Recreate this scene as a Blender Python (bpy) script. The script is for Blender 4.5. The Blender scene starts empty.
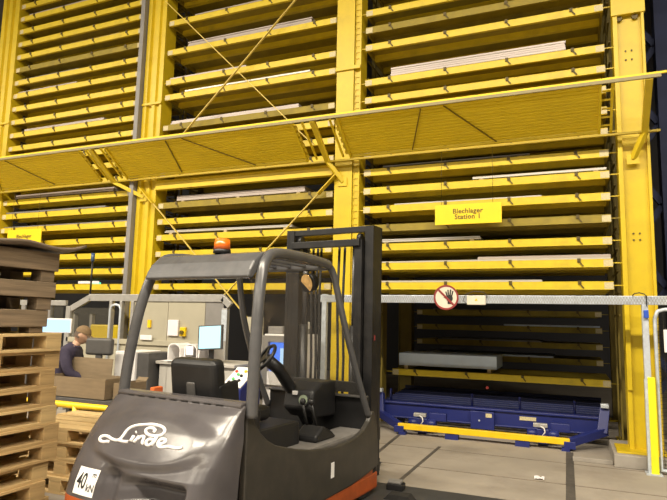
import bpy, bmesh, math, random
from mathutils import Vector, Matrix
random.seed(7)
S = bpy.context.scene
COL = S.collection
PI = math.pi

# ------------------------------------------------------------------ helpers
def sstep(a, b, x):
    t = min(1.0, max(0.0, (x - a) / (b - a)))
    return t * t * (3 - 2 * t)

class MB:
    """collects simple shapes into one mesh"""
    def __init__(s):
        s.v = []; s.f = []; s.sm = []
    def add(s, vs, fs, smooth=False):
        o = len(s.v)
        s.v += [tuple(p) for p in vs]
        s.f += [tuple(i + o for i in f) for f in fs]
        s.sm += [smooth] * len(fs)
        return s
    def box(s, x0, x1, y0, y1, z0, z1, M=None):
        vs = [Vector((x, y, z)) for z in (z0, z1) for y in (y0, y1) for x in (x0, x1)]
        if M is not None: vs = [M @ p for p in vs]
        return s.add(vs, [(0, 2, 3, 1), (4, 5, 7, 6), (0, 1, 5, 4), (2, 6, 7, 3), (0, 4, 6, 2), (1, 3, 7, 5)])
    def bar(s, p0, p1, w, h, up=(0, 0, 1)):
        """rectangular bar from p0 to p1, w across, h along up"""
        p0, p1 = Vector(p0), Vector(p1); d = (p1 - p0).normalized()
        u = Vector(up); a = d.cross(u)
        if a.length < 1e-4: a = d.cross(Vector((1, 0, 0)))
        a.normalize(); b = a.cross(d).normalized()
        vs = [p + a * sx * w / 2 + b * sy * h / 2 for p in (p0, p1) for sx, sy in ((-1, -1), (1, -1), (1, 1), (-1, 1))]
        return s.add(vs, [(3, 2, 1, 0), (4, 5, 6, 7), (0, 1, 5, 4), (1, 2, 6, 5), (2, 3, 7, 6), (3, 0, 4, 7)])
    def cyl(s, p0, p1, r, n=16, r1=None, caps=True):
        p0, p1 = Vector(p0), Vector(p1); d = (p1 - p0).normalized()
        a = d.orthogonal().normalized(); b = d.cross(a); r1 = r if r1 is None else r1
        vs = []
        for p, q in ((p0, r), (p1, r1)):
            vs += [p + (a * math.cos(2 * PI * i / n) + b * math.sin(2 * PI * i / n)) * q for i in range(n)]
        s.add(vs, [(i, (i + 1) % n, n + (i + 1) % n, n + i) for i in range(n)], True)
        if caps: s.add(vs, [tuple(range(n))[::-1], tuple(range(n, 2 * n))])
        return s
    def tube(s, pts, r, n=10, closed=False, flat=None):
        """round tube along a polyline; flat=(w,h,upvector) for a ribbon"""
        P = [Vector(p) for p in pts]; N = len(P); vs = []; ref = None
        for i in range(N):
            if closed: d = (P[(i + 1) % N] - P[i - 1]).normalized()
            else: d = (P[min(i + 1, N - 1)] - P[max(i - 1, 0)]).normalized()
            if ref is None: ref = d.orthogonal().normalized()
            ref = (ref - d * ref.dot(d))
            if ref.length < 1e-5: ref = d.orthogonal()
            ref.normalize(); b = d.cross(ref)
            vs += [P[i] + (ref * math.cos(2 * PI * k / n) + b * math.sin(2 * PI * k / n)) * r for k in range(n)]
        m = N if closed else N - 1
        fs = [(i * n + k, i * n + (k + 1) % n, ((i + 1) % N) * n + (k + 1) % n, ((i + 1) % N) * n + k) for i in range(m) for k in range(n)]
        s.add(vs, fs, True)
        if not closed: s.add(vs, [tuple(range(n))[::-1], tuple(range((N - 1) * n, N * n))])
        return s
    def prism(s, poly, lo, hi, axis='x'):
        """polygon (2D) extruded along an axis; coordinates left over are taken in order"""
        n = len(poly); vs = []
        for t in (lo, hi):
            for a, b in poly:
                vs.append({'x': (t, a, b), 'y': (a, t, b), 'z': (a, b, t)}[axis])
        return s.add(vs, [tuple(range(n))[::-1], tuple(range(n, 2 * n))] + [(i, (i + 1) % n, n + (i + 1) % n, n + i) for i in range(n)])
    def grid(s, fn, nu, nv, smooth=True, closed_u=False):
        vs = [fn(i, j) for j in range(nv) for i in range(nu)]
        fs = [(j * nu + i, j * nu + (i + 1) % nu, (j + 1) * nu + (i + 1) % nu, (j + 1) * nu + i)
              for j in range(nv - 1) for i in range(nu if closed_u else nu - 1)]
        return s.add(vs, fs, smooth)
    def ball(s, c, r, nu=20, nv=12, sc=(1, 1, 1)):
        c = Vector(c)
        return s.grid(lambda i, j: c + Vector((r * sc[0] * math.sin(PI * j / (nv - 1)) * math.cos(2 * PI * i / nu),
                                               r * sc[1] * math.sin(PI * j / (nv - 1)) * math.sin(2 * PI * i / nu),
                                               -r * sc[2] * math.cos(PI * j / (nv - 1)))), nu, nv, True, True)
    def build(s, name, mat, parent=None, bevel=0, seg=2, loc=None, weld=True):
        me = bpy.data.meshes.new(name)
        me.from_pydata([tuple(p) for p in s.v], [], s.f)
        me.polygons.foreach_set('use_smooth', s.sm)
        bm = bmesh.new(); bm.from_mesh(me)
        if weld: bmesh.ops.remove_doubles(bm, verts=bm.verts, dist=1e-5)
        bmesh.ops.recalc_face_normals(bm, faces=bm.faces)
        bm.to_mesh(me); bm.free()
        me.materials.append(mat)
        o = bpy.data.objects.new(name, me); COL.objects.link(o)
        if parent: o.parent = parent
        if loc: o.location = loc
        if bevel:
            m = o.modifiers.new('edge', 'BEVEL'); m.width = bevel; m.segments = seg; m.limit_method = 'ANGLE'; m.angle_limit = 0.6
        return o

def tag(o, label, cat, group=None):
    o['label'] = label; o['category'] = cat; o['kind'] = 'thing'
    if group: o['group'] = group
    return o
def thing(name, label, cat, loc=(0, 0, 0), rz=0, group=None):
    o = bpy.data.objects.new(name, None); COL.objects.link(o)
    o.location = loc; o.rotation_euler = (0, 0, rz); o.empty_display_size = .1
    return tag(o, label, cat, group)
def structure(o):
    o['kind'] = 'structure'; return o
def dup(o, parent=None, **kw):
    c = o.copy(); COL.objects.link(c)
    if parent: c.parent = parent
    for ch in list(o.children): dup(ch, c)
    return c
def lettering(name, body, size, mat, parent=None, M=None, extrude=.002, spacing=1.0, line=1.0, shear=0):
    cu = bpy.data.curves.new(name, 'FONT'); cu.body = body; cu.size = size; cu.extrude = extrude
    cu.align_x = 'CENTER'; cu.align_y = 'CENTER'; cu.space_character = spacing; cu.space_line = line; cu.shear = shear; cu.offset = size * .018
    t = bpy.data.objects.new(name, cu); COL.objects.link(t)
    bpy.context.view_layer.update()
    me = bpy.data.meshes.new_from_object(t.evaluated_get(bpy.context.evaluated_depsgraph_get()))
    bpy.data.objects.remove(t); me.name = name
    if M is not None: me.transform(M)
    me.materials.clear(); me.materials.append(mat)
    o = bpy.data.objects.new(name, me); COL.objects.link(o)
    if parent: o.parent = parent
    return o

# ------------------------------------------------------------------ materials
def mat(name, col, rough=.5, metal=0., var=.12, scale=6., bump=0., bscale=40., dirt=None, dirt_amt=.4, dscale=3., spec=.5, stretch=None, coat=0):
    m = bpy.data.materials.new(name); m.use_nodes = True
    nt = m.node_tree; N = nt.nodes; L = nt.links
    p = N['Principled BSDF']; p.inputs['Roughness'].default_value = rough; p.inputs['Metallic'].default_value = metal
    p.inputs['Specular IOR Level'].default_value = spec
    if coat: p.inputs['Coat Weight'].default_value = coat; p.inputs['Coat Roughness'].default_value = .15
    tc = N.new('ShaderNodeTexCoord'); mp = N.new('ShaderNodeMapping')
    if stretch: mp.inputs['Scale'].default_value = stretch
    L.new(tc.outputs['Object'], mp.inputs['Vector'])
    nz = N.new('ShaderNodeTexNoise'); nz.inputs['Scale'].default_value = scale; nz.inputs['Detail'].default_value = 6
    L.new(mp.outputs['Vector'], nz.inputs['Vector'])
    r = N.new('ShaderNodeValToRGB')
    r.color_ramp.elements[0].position = .3; r.color_ramp.elements[1].position = .7
    c = Vector(col[:3])
    r.color_ramp.elements[0].color = (*[max(0, k * (1 - var)) for k in c], 1)
    r.color_ramp.elements[1].color = (*[min(1, k * (1 + var)) for k in c], 1)
    L.new(nz.outputs['Fac'], r.inputs['Fac'])
    out = r.outputs['Color']
    if dirt:
        n2 = N.new('ShaderNodeTexNoise'); n2.inputs['Scale'].default_value = dscale; n2.inputs['Detail'].default_value = 10; n2.inputs['Roughness'].default_value = .7
        L.new(mp.outputs['Vector'], n2.inputs['Vector'])
        r2 = N.new('ShaderNodeValToRGB'); r2.color_ramp.elements[0].position = .48; r2.color_ramp.elements[1].position = .72
        r2.color_ramp.elements[0].color = (0, 0, 0, 1); r2.color_ramp.elements[1].color = (dirt_amt,) * 3 + (1,)
        L.new(n2.outputs['Fac'], r2.inputs['Fac'])
        mx = N.new('ShaderNodeMix'); mx.data_type = 'RGBA'
        L.new(r2.outputs['Color'], mx.inputs['Factor']); L.new(out, mx.inputs['A']); mx.inputs['B'].default_value = (*dirt, 1)
        out = mx.outputs['Result']
    L.new(out, p.inputs['Base Color'])
    if bump:
        n3 = N.new('ShaderNodeTexNoise'); n3.inputs['Scale'].default_value = bscale; n3.inputs['Detail'].default_value = 4
        L.new(mp.outputs['Vector'], n3.inputs['Vector'])
        b = N.new('ShaderNodeBump'); b.inputs['Strength'].default_value = bump; b.inputs['Distance'].default_value = .01
        L.new(n3.outputs['Fac'], b.inputs['Height']); L.new(b.outputs['Normal'], p.inputs['Normal'])
    return m
def emit(name, col, strength):
    m = bpy.data.materials.new(name); m.use_nodes = True
    p = m.node_tree.nodes['Principled BSDF']
    p.inputs['Base Color'].default_value = (.02, .02, .02, 1); p.inputs['Emission Color'].default_value = (*col, 1)
    p.inputs['Emission Strength'].default_value = strength; p.inputs['Roughness'].default_value = .2
    return m
def clear(name, tint=(.9, .9, .9), haze=.06, hazecol=(.5, .5, .5)):
    m = bpy.data.materials.new(name); m.use_nodes = True
    nt = m.node_tree; N = nt.nodes; L = nt.links; N.remove(N['Principled BSDF'])
    t = N.new('ShaderNodeBsdfTransparent'); t.inputs['Color'].default_value = (*tint, 1)
    g = N.new('ShaderNodeBsdfGlossy'); g.inputs['Roughness'].default_value = .04
    d = N.new('ShaderNodeBsdfDiffuse'); d.inputs['Color'].default_value = (*hazecol, 1)
    lw = N.new('ShaderNodeLayerWeight'); lw.inputs['Blend'].default_value = .5
    pw = N.new('ShaderNodeMath'); pw.operation = 'POWER'; pw.inputs[1].default_value = 5; L.new(lw.outputs['Facing'], pw.inputs[0])
    f = N.new('ShaderNodeMath'); f.operation = 'MULTIPLY_ADD'; f.inputs[1].default_value = .9; f.inputs[2].default_value = .03; L.new(pw.outputs[0], f.inputs[0])
    a = N.new('ShaderNodeMixShader'); b = N.new('ShaderNodeMixShader'); b.inputs['Fac'].default_value = haze
    L.new(f.outputs[0], a.inputs['Fac']); L.new(t.outputs[0], a.inputs[1]); L.new(g.outputs[0], a.inputs[2])
    L.new(a.outputs[0], b.inputs[1]); L.new(d.outputs[0], b.inputs[2]); L.new(b.outputs[0], N['Material Output'].inputs['Surface'])
    return m

YEL = mat('yellow_paint', (.66, .48, .013), .42, var=.06, scale=3, dirt=(.38, .27, .02), dirt_amt=.35, dscale=2.5)
PANM = mat('tray_pan', (.30, .22, .014), .6, var=.2, scale=3, dirt=(.16, .12, .02), dirt_amt=.6, dscale=4)  # darker than the beams: shade under the trays put into the colour
YELB2 = mat('inner_column_shaded_yellow', (.17, .125, .014), .6, var=.2, scale=3)  # rack yellow darkened, interior shade put into the colour
RODM = mat('rod_ochre', (.22, .15, .008), .6, var=.1)
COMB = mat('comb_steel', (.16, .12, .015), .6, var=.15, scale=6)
YELT = mat('tray_yellow', (.70, .52, .018), .45, var=.06, scale=4, dirt=(.36, .26, .03), dirt_amt=.35, dscale=5)
YELD = mat('dull_tray_yellow', (.30, .225, .022), .65, var=.15, scale=5, dirt=(.15, .12, .03), dirt_amt=.5, dscale=4)  # darker tray yellow; on the far row it stands for shade
YELC = mat('canopy_yellow', (.80, .60, .010), .5, var=.05, scale=2)
YELR = mat('rail_yellow', (.85, .56, .01), .4, var=.08, scale=8)
YELS = mat('safety_yellow', (.9, .82, .02), .4, var=.03, scale=8)
GREY = mat('grey_paint', (.23, .22, .21), .5, var=.1, scale=6)
SILV = mat('galvanised', (.55, .60, .66), .4, metal=.2, var=.15, scale=18)
RAILY = mat('rail_ochre', (.42, .30, .01), .5, var=.05)
RAILM = mat('pale_rail', (.26, .215, .10), .5, var=.08, scale=12)
ALU = mat('aluminium', (.42, .41, .39), .4, metal=.35, var=.08, scale=12)
SHEET = mat('sheet_metal', (.56, .53, .48), .35, metal=.3, var=.06, scale=5, stretch=(.3, 1, 12))
SHEETP = mat('sheet_metal_pink', (.44, .38, .345), .4, metal=.15, var=.08, scale=5, stretch=(.3, 1, 20))
SHEETG = mat('sheet_metal_dull', (.24, .23, .22), .5, metal=.3, var=.15, scale=6, stretch=(.3, 1, 12))
SHEETB = mat('sheet_metal_blue', (.58, .68, .80), .4, metal=.1, var=.06, scale=5)
WOODS = mat('spacer_wood', (.62, .50, .28), .7, var=.2, scale=20)
DARKH = mat('hook_steel', (.10, .068, .006), .55, var=.2, scale=20)
CAPM = mat('end_label', (.60, .52, .30), .6, var=.14, scale=60)
BLUED = mat('machine_blue_dark', (.010, .016, .075), .5, var=.2, scale=4)
BLUE = mat('machine_blue', (.017, .026, .16), .4, var=.15, scale=4, dirt=(.02, .02, .06), dirt_amt=.5, dscale=4)
NAVY = mat('hall_navy', (.006, .013, .055), .7, var=.15, scale=3)
BLK = mat('black_plastic', (.012, .012, .013), .45, var=.2, scale=10)
BLKM = mat('mast_black', (.011, .011, .012), .42, var=.25, scale=8, dirt=(.05, .045, .04), dirt_amt=.4, dscale=6)
RUB = mat('rubber', (.015, .014, .013), .8, var=.2, scale=20, bump=.2)
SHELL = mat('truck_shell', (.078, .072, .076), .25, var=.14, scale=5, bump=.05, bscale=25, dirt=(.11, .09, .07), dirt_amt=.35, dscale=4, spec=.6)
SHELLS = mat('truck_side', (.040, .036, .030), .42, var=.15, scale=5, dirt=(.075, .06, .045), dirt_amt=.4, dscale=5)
GUARD = mat('guard_grey', (.082, .082, .086), .27, var=.12, scale=10, dirt=(.12, .11, .1), dirt_amt=.3, dscale=8, spec=.6)
ORG = mat('chassis_orange', (.42, .085, .018), .5, var=.15, scale=6, dirt=(.1, .04, .02), dirt_amt=.5, dscale=5)
WHT = mat('white_plastic', (.82, .80, .79), .4, var=.04, scale=6)
CREAM = mat('cream_paint', (.70, .64, .52), .5, var=.03, scale=20)
WHP = mat('white_paint', (.85, .83, .82), .5, var=.03, scale=20)
PAPER = mat('paper', (.80, .76, .78), .8, var=.04, scale=8)
BEIGE = mat('beige_board', (.40, .37, .28), .6, var=.06, scale=3)
CARD = mat('cardboard', (.205, .15, .088), .85, var=.12, scale=5, stretch=(1, 1, 6), bump=.05)
WOOD = mat('pallet_wood', (.48, .32, .14), .8, var=.25, scale=6, stretch=(1.5, .35, 6), bump=.25, bscale=30, dirt=(.14, .10, .05), dirt_amt=.6, dscale=3)
WOODL = mat('pallet_wood_pale', (.58, .41, .19), .8, var=.22, scale=6, stretch=(1.5, .35, 6), bump=.25, bscale=30, dirt=(.2, .14, .07), dirt_amt=.5, dscale=3)
WOODD = mat('pallet_wood_old', (.22, .16, .10), .85, var=.3, scale=5, stretch=(1.5, .35, 8), bump=.3, bscale=30, dirt=(.05, .04, .03), dirt_amt=.6, dscale=3)
CONC = mat('concrete', (.345, .305, .255), .7, var=.12, scale=1.4, bump=.15, bscale=50, dirt=(.20, .17, .14), dirt_amt=.65, dscale=1.1)
CONCK = mat('kerb_concrete', (.33, .30, .26), .8, var=.15, scale=5, bump=.2, bscale=40)
PLATE = mat('floor_steel', (.10, .10, .10), .38, metal=.5, var=.15, scale=4, dirt=(.05, .045, .04), dirt_amt=.4, dscale=3)
JOINT = mat('joint_dark', (.085, .075, .065), .7, var=.2, scale=15)
WALLM = mat('hall_wall', (.05, .05, .055), .8, var=.1, scale=.6)
CEIL = mat('hall_ceiling', (.16, .15, .14), .9, var=.1, scale=.5)
SKIN = mat('skin', (.50, .30, .20), .6, var=.05, scale=30)
JACK = mat('jacket', (.035, .028, .055), .85, var=.2, scale=15)
TROU = mat('trousers', (.03, .03, .04), .9, var=.2, scale=15)
CAPB = mat('cap_cloth', (.19, .125, .065), .9, var=.15, scale=40)
HAIRM = mat('hair', (.10, .07, .05), .8, var=.2, scale=60)
RED = mat('signal_red', (.27, .035, .035), .45, var=.05, scale=10)
REDO = mat('button_red', (.75, .07, .03), .4, var=.05, scale=10)
AMBER = mat('beacon_amber', (.85, .16, .01), .2, var=.05, scale=10, coat=.6)
GREEN = mat('button_green', (.1, .5, .15), .4, var=.05, scale=10)
DRK = mat('dark_grey_plastic', (.075, .072, .07), .5, var=.1, scale=10)
INK = mat('ink', (.14, .09, .01), .6, var=.05, scale=10)
BLKI = mat('black_ink', (.015, .015, .015), .6, var=.05, scale=10)
SCREEN = emit('screen_cyan', (.55, .95, 1.0), 1.5)
SCREENB = emit('screen_blue', (.08, .25, 1.0), 1.3)
SCREENW = emit('screen_white', (.5, .75, 1.0), 1.3)
EXITG = emit('exit_green', (.2, 1.0, .6), 1.2)
GLASS = clear('windscreen_acrylic', (.95, .945, .93), .075, (.42, .40, .38))
PEXI = clear('enclosure_acrylic', (.90, .89, .85), .05, (.45, .43, .38))

# ------------------------------------------------------------------ the hall
XL, XR, YN, YB, ZC = -24., 10., -9., 17., 11.
structure(MB().box(XL, XR, YN, YB, -.2, 0).build('floor', CONC))
structure(MB().box(XL, XR, YB, YB + .2, 0, ZC).build('wall_back', WALLM))
structure(MB().box(XL, XR, YN - .2, YN, 0, ZC).build('wall_front', WALLM))
structure(MB().box(XL - .2, XL, YN, YB, 0, ZC).build('wall_left', WALLM))
structure(MB().box(XR, XR + .2, YN, YB, 0, ZC).build('wall_right', WALLM))
structure(MB().box(XL, XR, YN, YB, ZC, ZC + .2).build('ceiling', CEIL))
structure(MB().box(-3.2, 2.6, 3.4, 5.62, -.01, .004).build('trim_1', PLATE))
JOINTF = mat('joint_faint', (.20, .165, .13), .8, var=.2, scale=15)
def joint(n, p0, p1, w, m_=None):
    structure(MB().bar((p0[0], p0[1], .001), (p1[0], p1[1], .001), w, .006).build('trim_%d' % n, m_ or JOINT))
joint(2, (-1.61, 7.55), (-1.645, 5.64), .04)
joint(3, (-2.30, 8.1), (-2.16, 5.64), .045)
joint(4, (-.055, 8.03), (-.04, 5.64), .085)
joint(5, (-3.2, 6.42), (2.6, 6.42), .014, JOINTF)
joint(6, (-3.2, 7.38), (2.6, 7.38), .012, JOINTF)
joint(7, (.42, 7.60), (4.0, 7.60), .012, JOINTF)

# ------------------------------------------------------------------ storage rack
def pitch(k): return 2.155 + .2825 * k
def rack_column(name, label, parts, group='yellow rack columns'):
    r = thing(name, label, 'column', parts['loc'], 0, group)
    return r
ZT = 9.6
# right column: H section, web set back
r = thing('rack_column', 'yellow steel column at right end of rack, on a concrete kerb', 'column', (.79, 7.75, .145), 0, 'yellow rack columns')
m = MB(); m.box(-.165, .165, .06, .085, .02, ZT); m.build('web', YEL, r)
for sx, a, b in ((-1, -.18, -.125), (1, .145, .18)):
    MB().box(a, b, 0, .30, .70 if sx < 0 else .02, ZT).build('flange', YEL, r, bevel=.004)
MB().box(-.18, -.13, .03, .30, .02, .71).build('lower_flange', YEL, r)
MB().box(-.15, .15, .275, .30, .02, ZT).build('back_web', YEL, r)
MB().box(-.195, .195, -.02, .05, 5.45, ZT).build('cover_plate', YEL, r, bevel=.004)
MB().box(-.33, .20, -.2, .30, 0, .02).build('base_plate', YEL, r, bevel=.003)
b = MB()
for dx in (-.04, .03):
    for z in (4.86, 4.98): b.cyl((dx, .05, z), (dx, .061, z), .012, 8)
    for z in (2.52, 2.60): b.cyl((dx, .05, z), (dx, .061, z), .012, 8)
for dx in (-.1, .08): b.cyl((dx, .02, 5.42), (dx, .055, 5.42), .035, 10)
b.build('bolt', DARKH, r)
# centre column: face plate with a perforated angle beside it
def perforated(x0, x1, y0, y1, z0, z1):
    m = MB(); m.box(x0, x1, y0 + .012, y1, z0, z1)
    m.box(x0, x0 + .014, y0, y0 + .012, z0, z1); m.box(x1 - .02, x1, y0, y0 + .012, z0, z1)
    n = int((z1 - z0) / .10)
    for i in range(n):
        z = z0 + i * .10; m.box(x0 + .014, x1 - .02, y0 + .002, y0 + .012, z, z + .055)
    return m
r = thing('rack_column', 'yellow steel column directly behind the forklift mast, between two bays of trays', 'column', (-3.06, 7.75, 0), 0, 'yellow rack columns')
MB().box(-.20, .085, 0, .03, .02, ZT).build('face_plate', YEL, r, bevel=.003)
MB().box(-.20, -.18, .03, .30, .02, ZT).build('flange', YEL, r)
perforated(.09, .19, .03, .30, .02, ZT).build('perforated_angle', YEL, r)
MB().box(-.21, .20, -.03, 0, 5.44, 5.50).build('splice_ledge', YEL, r, bevel=.004)
MB().box(-.205, .09, -.008, 0, 5.50, ZT).build('splice_plate', YEL, r)
MB().box(-.3, .3, -.15, .4, 0, .02).build('base_plate', YEL, r)
# second column: ridged channel with a grey cable duct
def ridged(xs, y, depth, z0, z1):
    """channel whose front is folded: xs = list of (x, inset)"""
    poly = [(x, y + d) for x, d in xs] + [(xs[-1][0], y + depth), (xs[0][0], y + depth)]
    return MB().prism(poly, z0, z1, 'z')
r = thing('rack_column', 'yellow folded steel column left of the forklift roof, with grey duct on its left', 'column', (-6.87, 7.75, 0), 0, 'yellow rack columns')
ridged([(-.20, 0), (-.12, 0), (-.10, .05), (-.02, .05), (0, 0), (.07, 0), (.09, .04), (.15, .04), (.16, .01), (.21, .01)], 0, .3, .02, ZT).build('folded_face', YEL, r)
MB().box(-.21, .22, -.02, 0, 5.38, 5.42).build('splice_ledge', YEL, r)
MB().box(-.3, .3, -.15, .4, 0, .02).build('base_plate', YEL, r)
d = tag(MB().box(-7.175, -7.085, 7.66, 7.78, 1.2, ZT).build('cable_duct', GREY, bevel=.006), 'grey vertical cable duct running up beside the second yellow column', 'duct')
r = thing('rack_column', 'wide yellow folded steel column at the left edge of the picture', 'column', (-10.80, 7.75, 0), 0, 'yellow rack columns')
ridged([(-.26, 0), (-.16, 0), (-.14, .05), (-.09, .05), (-.07, 0), (.03, 0), (.05, .05), (.11, .05), (.13, 0), (.25, 0)], 0, .3, .02, ZT).build('folded_face', YEL, r)
MB().box(-.27, .26, -.02, 0, 5.46, 5.50).build('splice_ledge', YEL, r)
MB().box(-.35, .35, -.15, .4, 0, .02).build('base_plate', YEL, r)
# columns of the rear legs and of the row behind the crane aisle
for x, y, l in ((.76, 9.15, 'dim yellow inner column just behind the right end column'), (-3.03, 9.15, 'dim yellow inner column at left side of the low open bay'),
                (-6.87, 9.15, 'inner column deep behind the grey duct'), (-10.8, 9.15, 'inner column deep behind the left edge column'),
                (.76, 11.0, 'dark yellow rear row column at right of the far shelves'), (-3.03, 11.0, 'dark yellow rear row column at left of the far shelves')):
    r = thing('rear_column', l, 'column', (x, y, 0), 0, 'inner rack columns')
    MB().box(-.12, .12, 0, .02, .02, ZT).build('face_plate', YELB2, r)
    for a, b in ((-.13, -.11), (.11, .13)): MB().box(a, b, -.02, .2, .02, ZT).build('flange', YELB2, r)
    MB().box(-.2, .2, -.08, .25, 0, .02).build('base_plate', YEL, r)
# side rails that carry the tray pins (one comb per column side)
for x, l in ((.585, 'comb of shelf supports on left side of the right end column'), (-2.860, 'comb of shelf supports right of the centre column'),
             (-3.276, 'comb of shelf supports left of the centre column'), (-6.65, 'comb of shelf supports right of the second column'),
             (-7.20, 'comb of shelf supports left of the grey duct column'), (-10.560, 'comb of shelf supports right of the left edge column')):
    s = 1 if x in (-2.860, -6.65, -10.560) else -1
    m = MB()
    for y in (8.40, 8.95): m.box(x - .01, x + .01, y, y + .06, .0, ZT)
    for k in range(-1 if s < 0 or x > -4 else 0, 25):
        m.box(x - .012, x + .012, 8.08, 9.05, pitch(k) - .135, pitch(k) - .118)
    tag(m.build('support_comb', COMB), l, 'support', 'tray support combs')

# storage trays
TRAYS = []
def tray_proto(name, m_):
    r = thing(name, 'tray', 'tray')
    W = 1.655
    b = MB(); b.box(-W, W, 0, .012, -.10, 0); b.box(-W, W, 0, .055, -.012, 0); b.box(-W, W, 0, .05, -.10, -.088)
    b.build('front_beam', m_, r, bevel=.003)
    for sx in (-1, 1):
        MB().box(min(sx * W, sx * (W - .105)), max(sx * W, sx * (W - .105)), -.003, 0, -.095, -.012).build('end_label', CAPM, r)
        MB().box(min(sx * W, sx * (W + .11)), max(sx * W, sx * (W + .11)), .02, .035, -.056, -.044).build('support_pin', m_, r)
    for x in (-1.27, -.43, .43, 1.27):
        h = MB(); h.box(x - .022, x + .018, -.016, 0, -.04, .010); h.bar((x, -.008, -.03), (x + .045, -.008, -.088), .016, .016, (0, 1, 0))
        h.build('hook', DARKH, r)
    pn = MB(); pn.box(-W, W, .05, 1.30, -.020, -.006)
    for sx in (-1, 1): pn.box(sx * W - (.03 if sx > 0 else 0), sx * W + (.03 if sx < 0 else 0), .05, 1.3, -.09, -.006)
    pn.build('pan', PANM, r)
    for y in (.34, .80, 1.24):
        MB().box(-W + .03, W - .03, y, y + .07, -.105, -.02).build('cross_rib', m_, r)
    return r
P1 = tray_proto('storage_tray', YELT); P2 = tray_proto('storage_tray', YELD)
used = {}
BAYS = {'R': (-1.147, 'right bay'), 'M': (-4.96, 'middle bay'), 'L': (-8.89, 'left bay')}
ORD = ['', 'first', 'second', 'third', 'fourth', 'fifth', 'sixth', 'seventh', 'eighth', 'ninth', 'tenth', 'eleventh', 'twelfth', 'thirteenth', 'fourteenth', 'fifteenth', 'sixteenth']
OCC = {'R': [0, 1, 2, 3, 4, 5, 6, 7, 8, 9, 10, 11, 13, 14, 15, 17, 18], 'M': [0, 1, 2, 3, 4, 5, 7, 8, 9, 10, 12, 13, 15, 17, 19], 'L': list(range(0, 24))}
DULL = {('R', 3), ('R', 14), ('M', 5), ('M', 10), ('L', 16)}  # slots whose trays get the darker, duller yellow
SH = {}   # sheets are listed below; trays mention them in their labels
SHEETS = [('R', 14, -2.75, -.4, .035, 0, SHEETG, 'dull grey'), ('R', 11, -2.42, .04, .13, .035, SHEETP, 'thick pinkish white'), ('R', 6, -2.52, -.45, .02, .03, SHEETG, 'thin grey'),
          ('R', 5, -1.21, .48, .03, .03, SHEET, 'thin white'), ('R', 4, -2.34, -.31, .03, 0, SHEET, 'bright white'), ('R', 2, -2.58, -1.11, .045, .03, SHEET, 'short white'),
          ('R', 1, -2.62, .49, .028, 0, SHEET, 'full-length white'), ('R', 0, -2.61, -.33, .03, 0, SHEET, 'flat white'),
          ('M', 17, -6.11, -4.73, .05, .02, SHEETP, 'pale'), ('M', 15, -6.23, -3.77, .10, .025, SHEETP, 'grey and tan layered'), ('M', 13, -6.59, -4.99, .03, .03, SHEETP, 'thin tan'),
          ('M', 12, -6.24, -3.78, .025, .04, SHEET, 'thin white'), ('M', 10, -6.51, -3.96, .08, .01, SHEETP, 'thick grey'), ('M', 5, -6.28, -3.81, .085, .035, SHEETP, 'thick grey'), ('M', 3, -6.5, -4.02, .04, .045, SHEET, 'long white'),
          ('L', 20, -10.41, -8.6, .05, .03, SHEETP, 'pinkish'), ('L', 18, -9.3, -7.9, .03, .01, SHEETG, 'thin dull'), ('L', 17, -9.79, -7.88, .025, .02, SHEETP, 'thin tan'), ('L', 16, -10.5, -8.2, .03, .01, SHEETG, 'grey'),
          ('L', 15, -10.5, -8.85, .02, .03, SHEETG, 'thin brown'), ('L', 14, -10.5, -8.88, .02, .04, SHEETP, 'thin pale'), ('L', 11, -10.22, -8.1, .04, .035, SHEETP, 'tan'), ('L', 12, -8.7, -7.4, .03, .01, YELT, 'yellow coated'),
          ('L', 6, -10.3, -7.73, .075, .035, SHEETP, 'thick cream'), ('L', 5, -10.52, -7.9, .03, .02, SHEETG, 'dull grey'), ('L', 4, -10.57, -7.28, .035, 0, SHEETG, 'full-width grey')]
onit = {(s[0], s[1]): s[7] for s in SHEETS}
first = {}
for bay, ks in OCC.items():
    cx, bn = BAYS[bay]
    below = [k for k in ks if k <= 6]; behind = [k for k in ks if 6 < k < 10]; above = [k for k in ks if k >= 10]
    for k in ks:
        d = (bay, k) in DULL
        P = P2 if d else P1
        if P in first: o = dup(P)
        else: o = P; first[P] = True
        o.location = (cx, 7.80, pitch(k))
        adj = 'dull yellow' if d else 'yellow'
        c = onit.get((bay, k)); c = (' under ' + c + ' sheets') if c else ''
        if k in below: pos = '%s below the canopy' % ORD[len(below) - below.index(k)]
        elif k in behind: pos = '%s behind the canopy' % ORD[behind.index(k) + 1]
        else: pos = '%s above the canopy' % ORD[above.index(k) + 1]
        tag(o, '%s tray in %s, %s%s' % (adj, bn, pos, c), 'tray', 'sheet storage trays')

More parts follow.
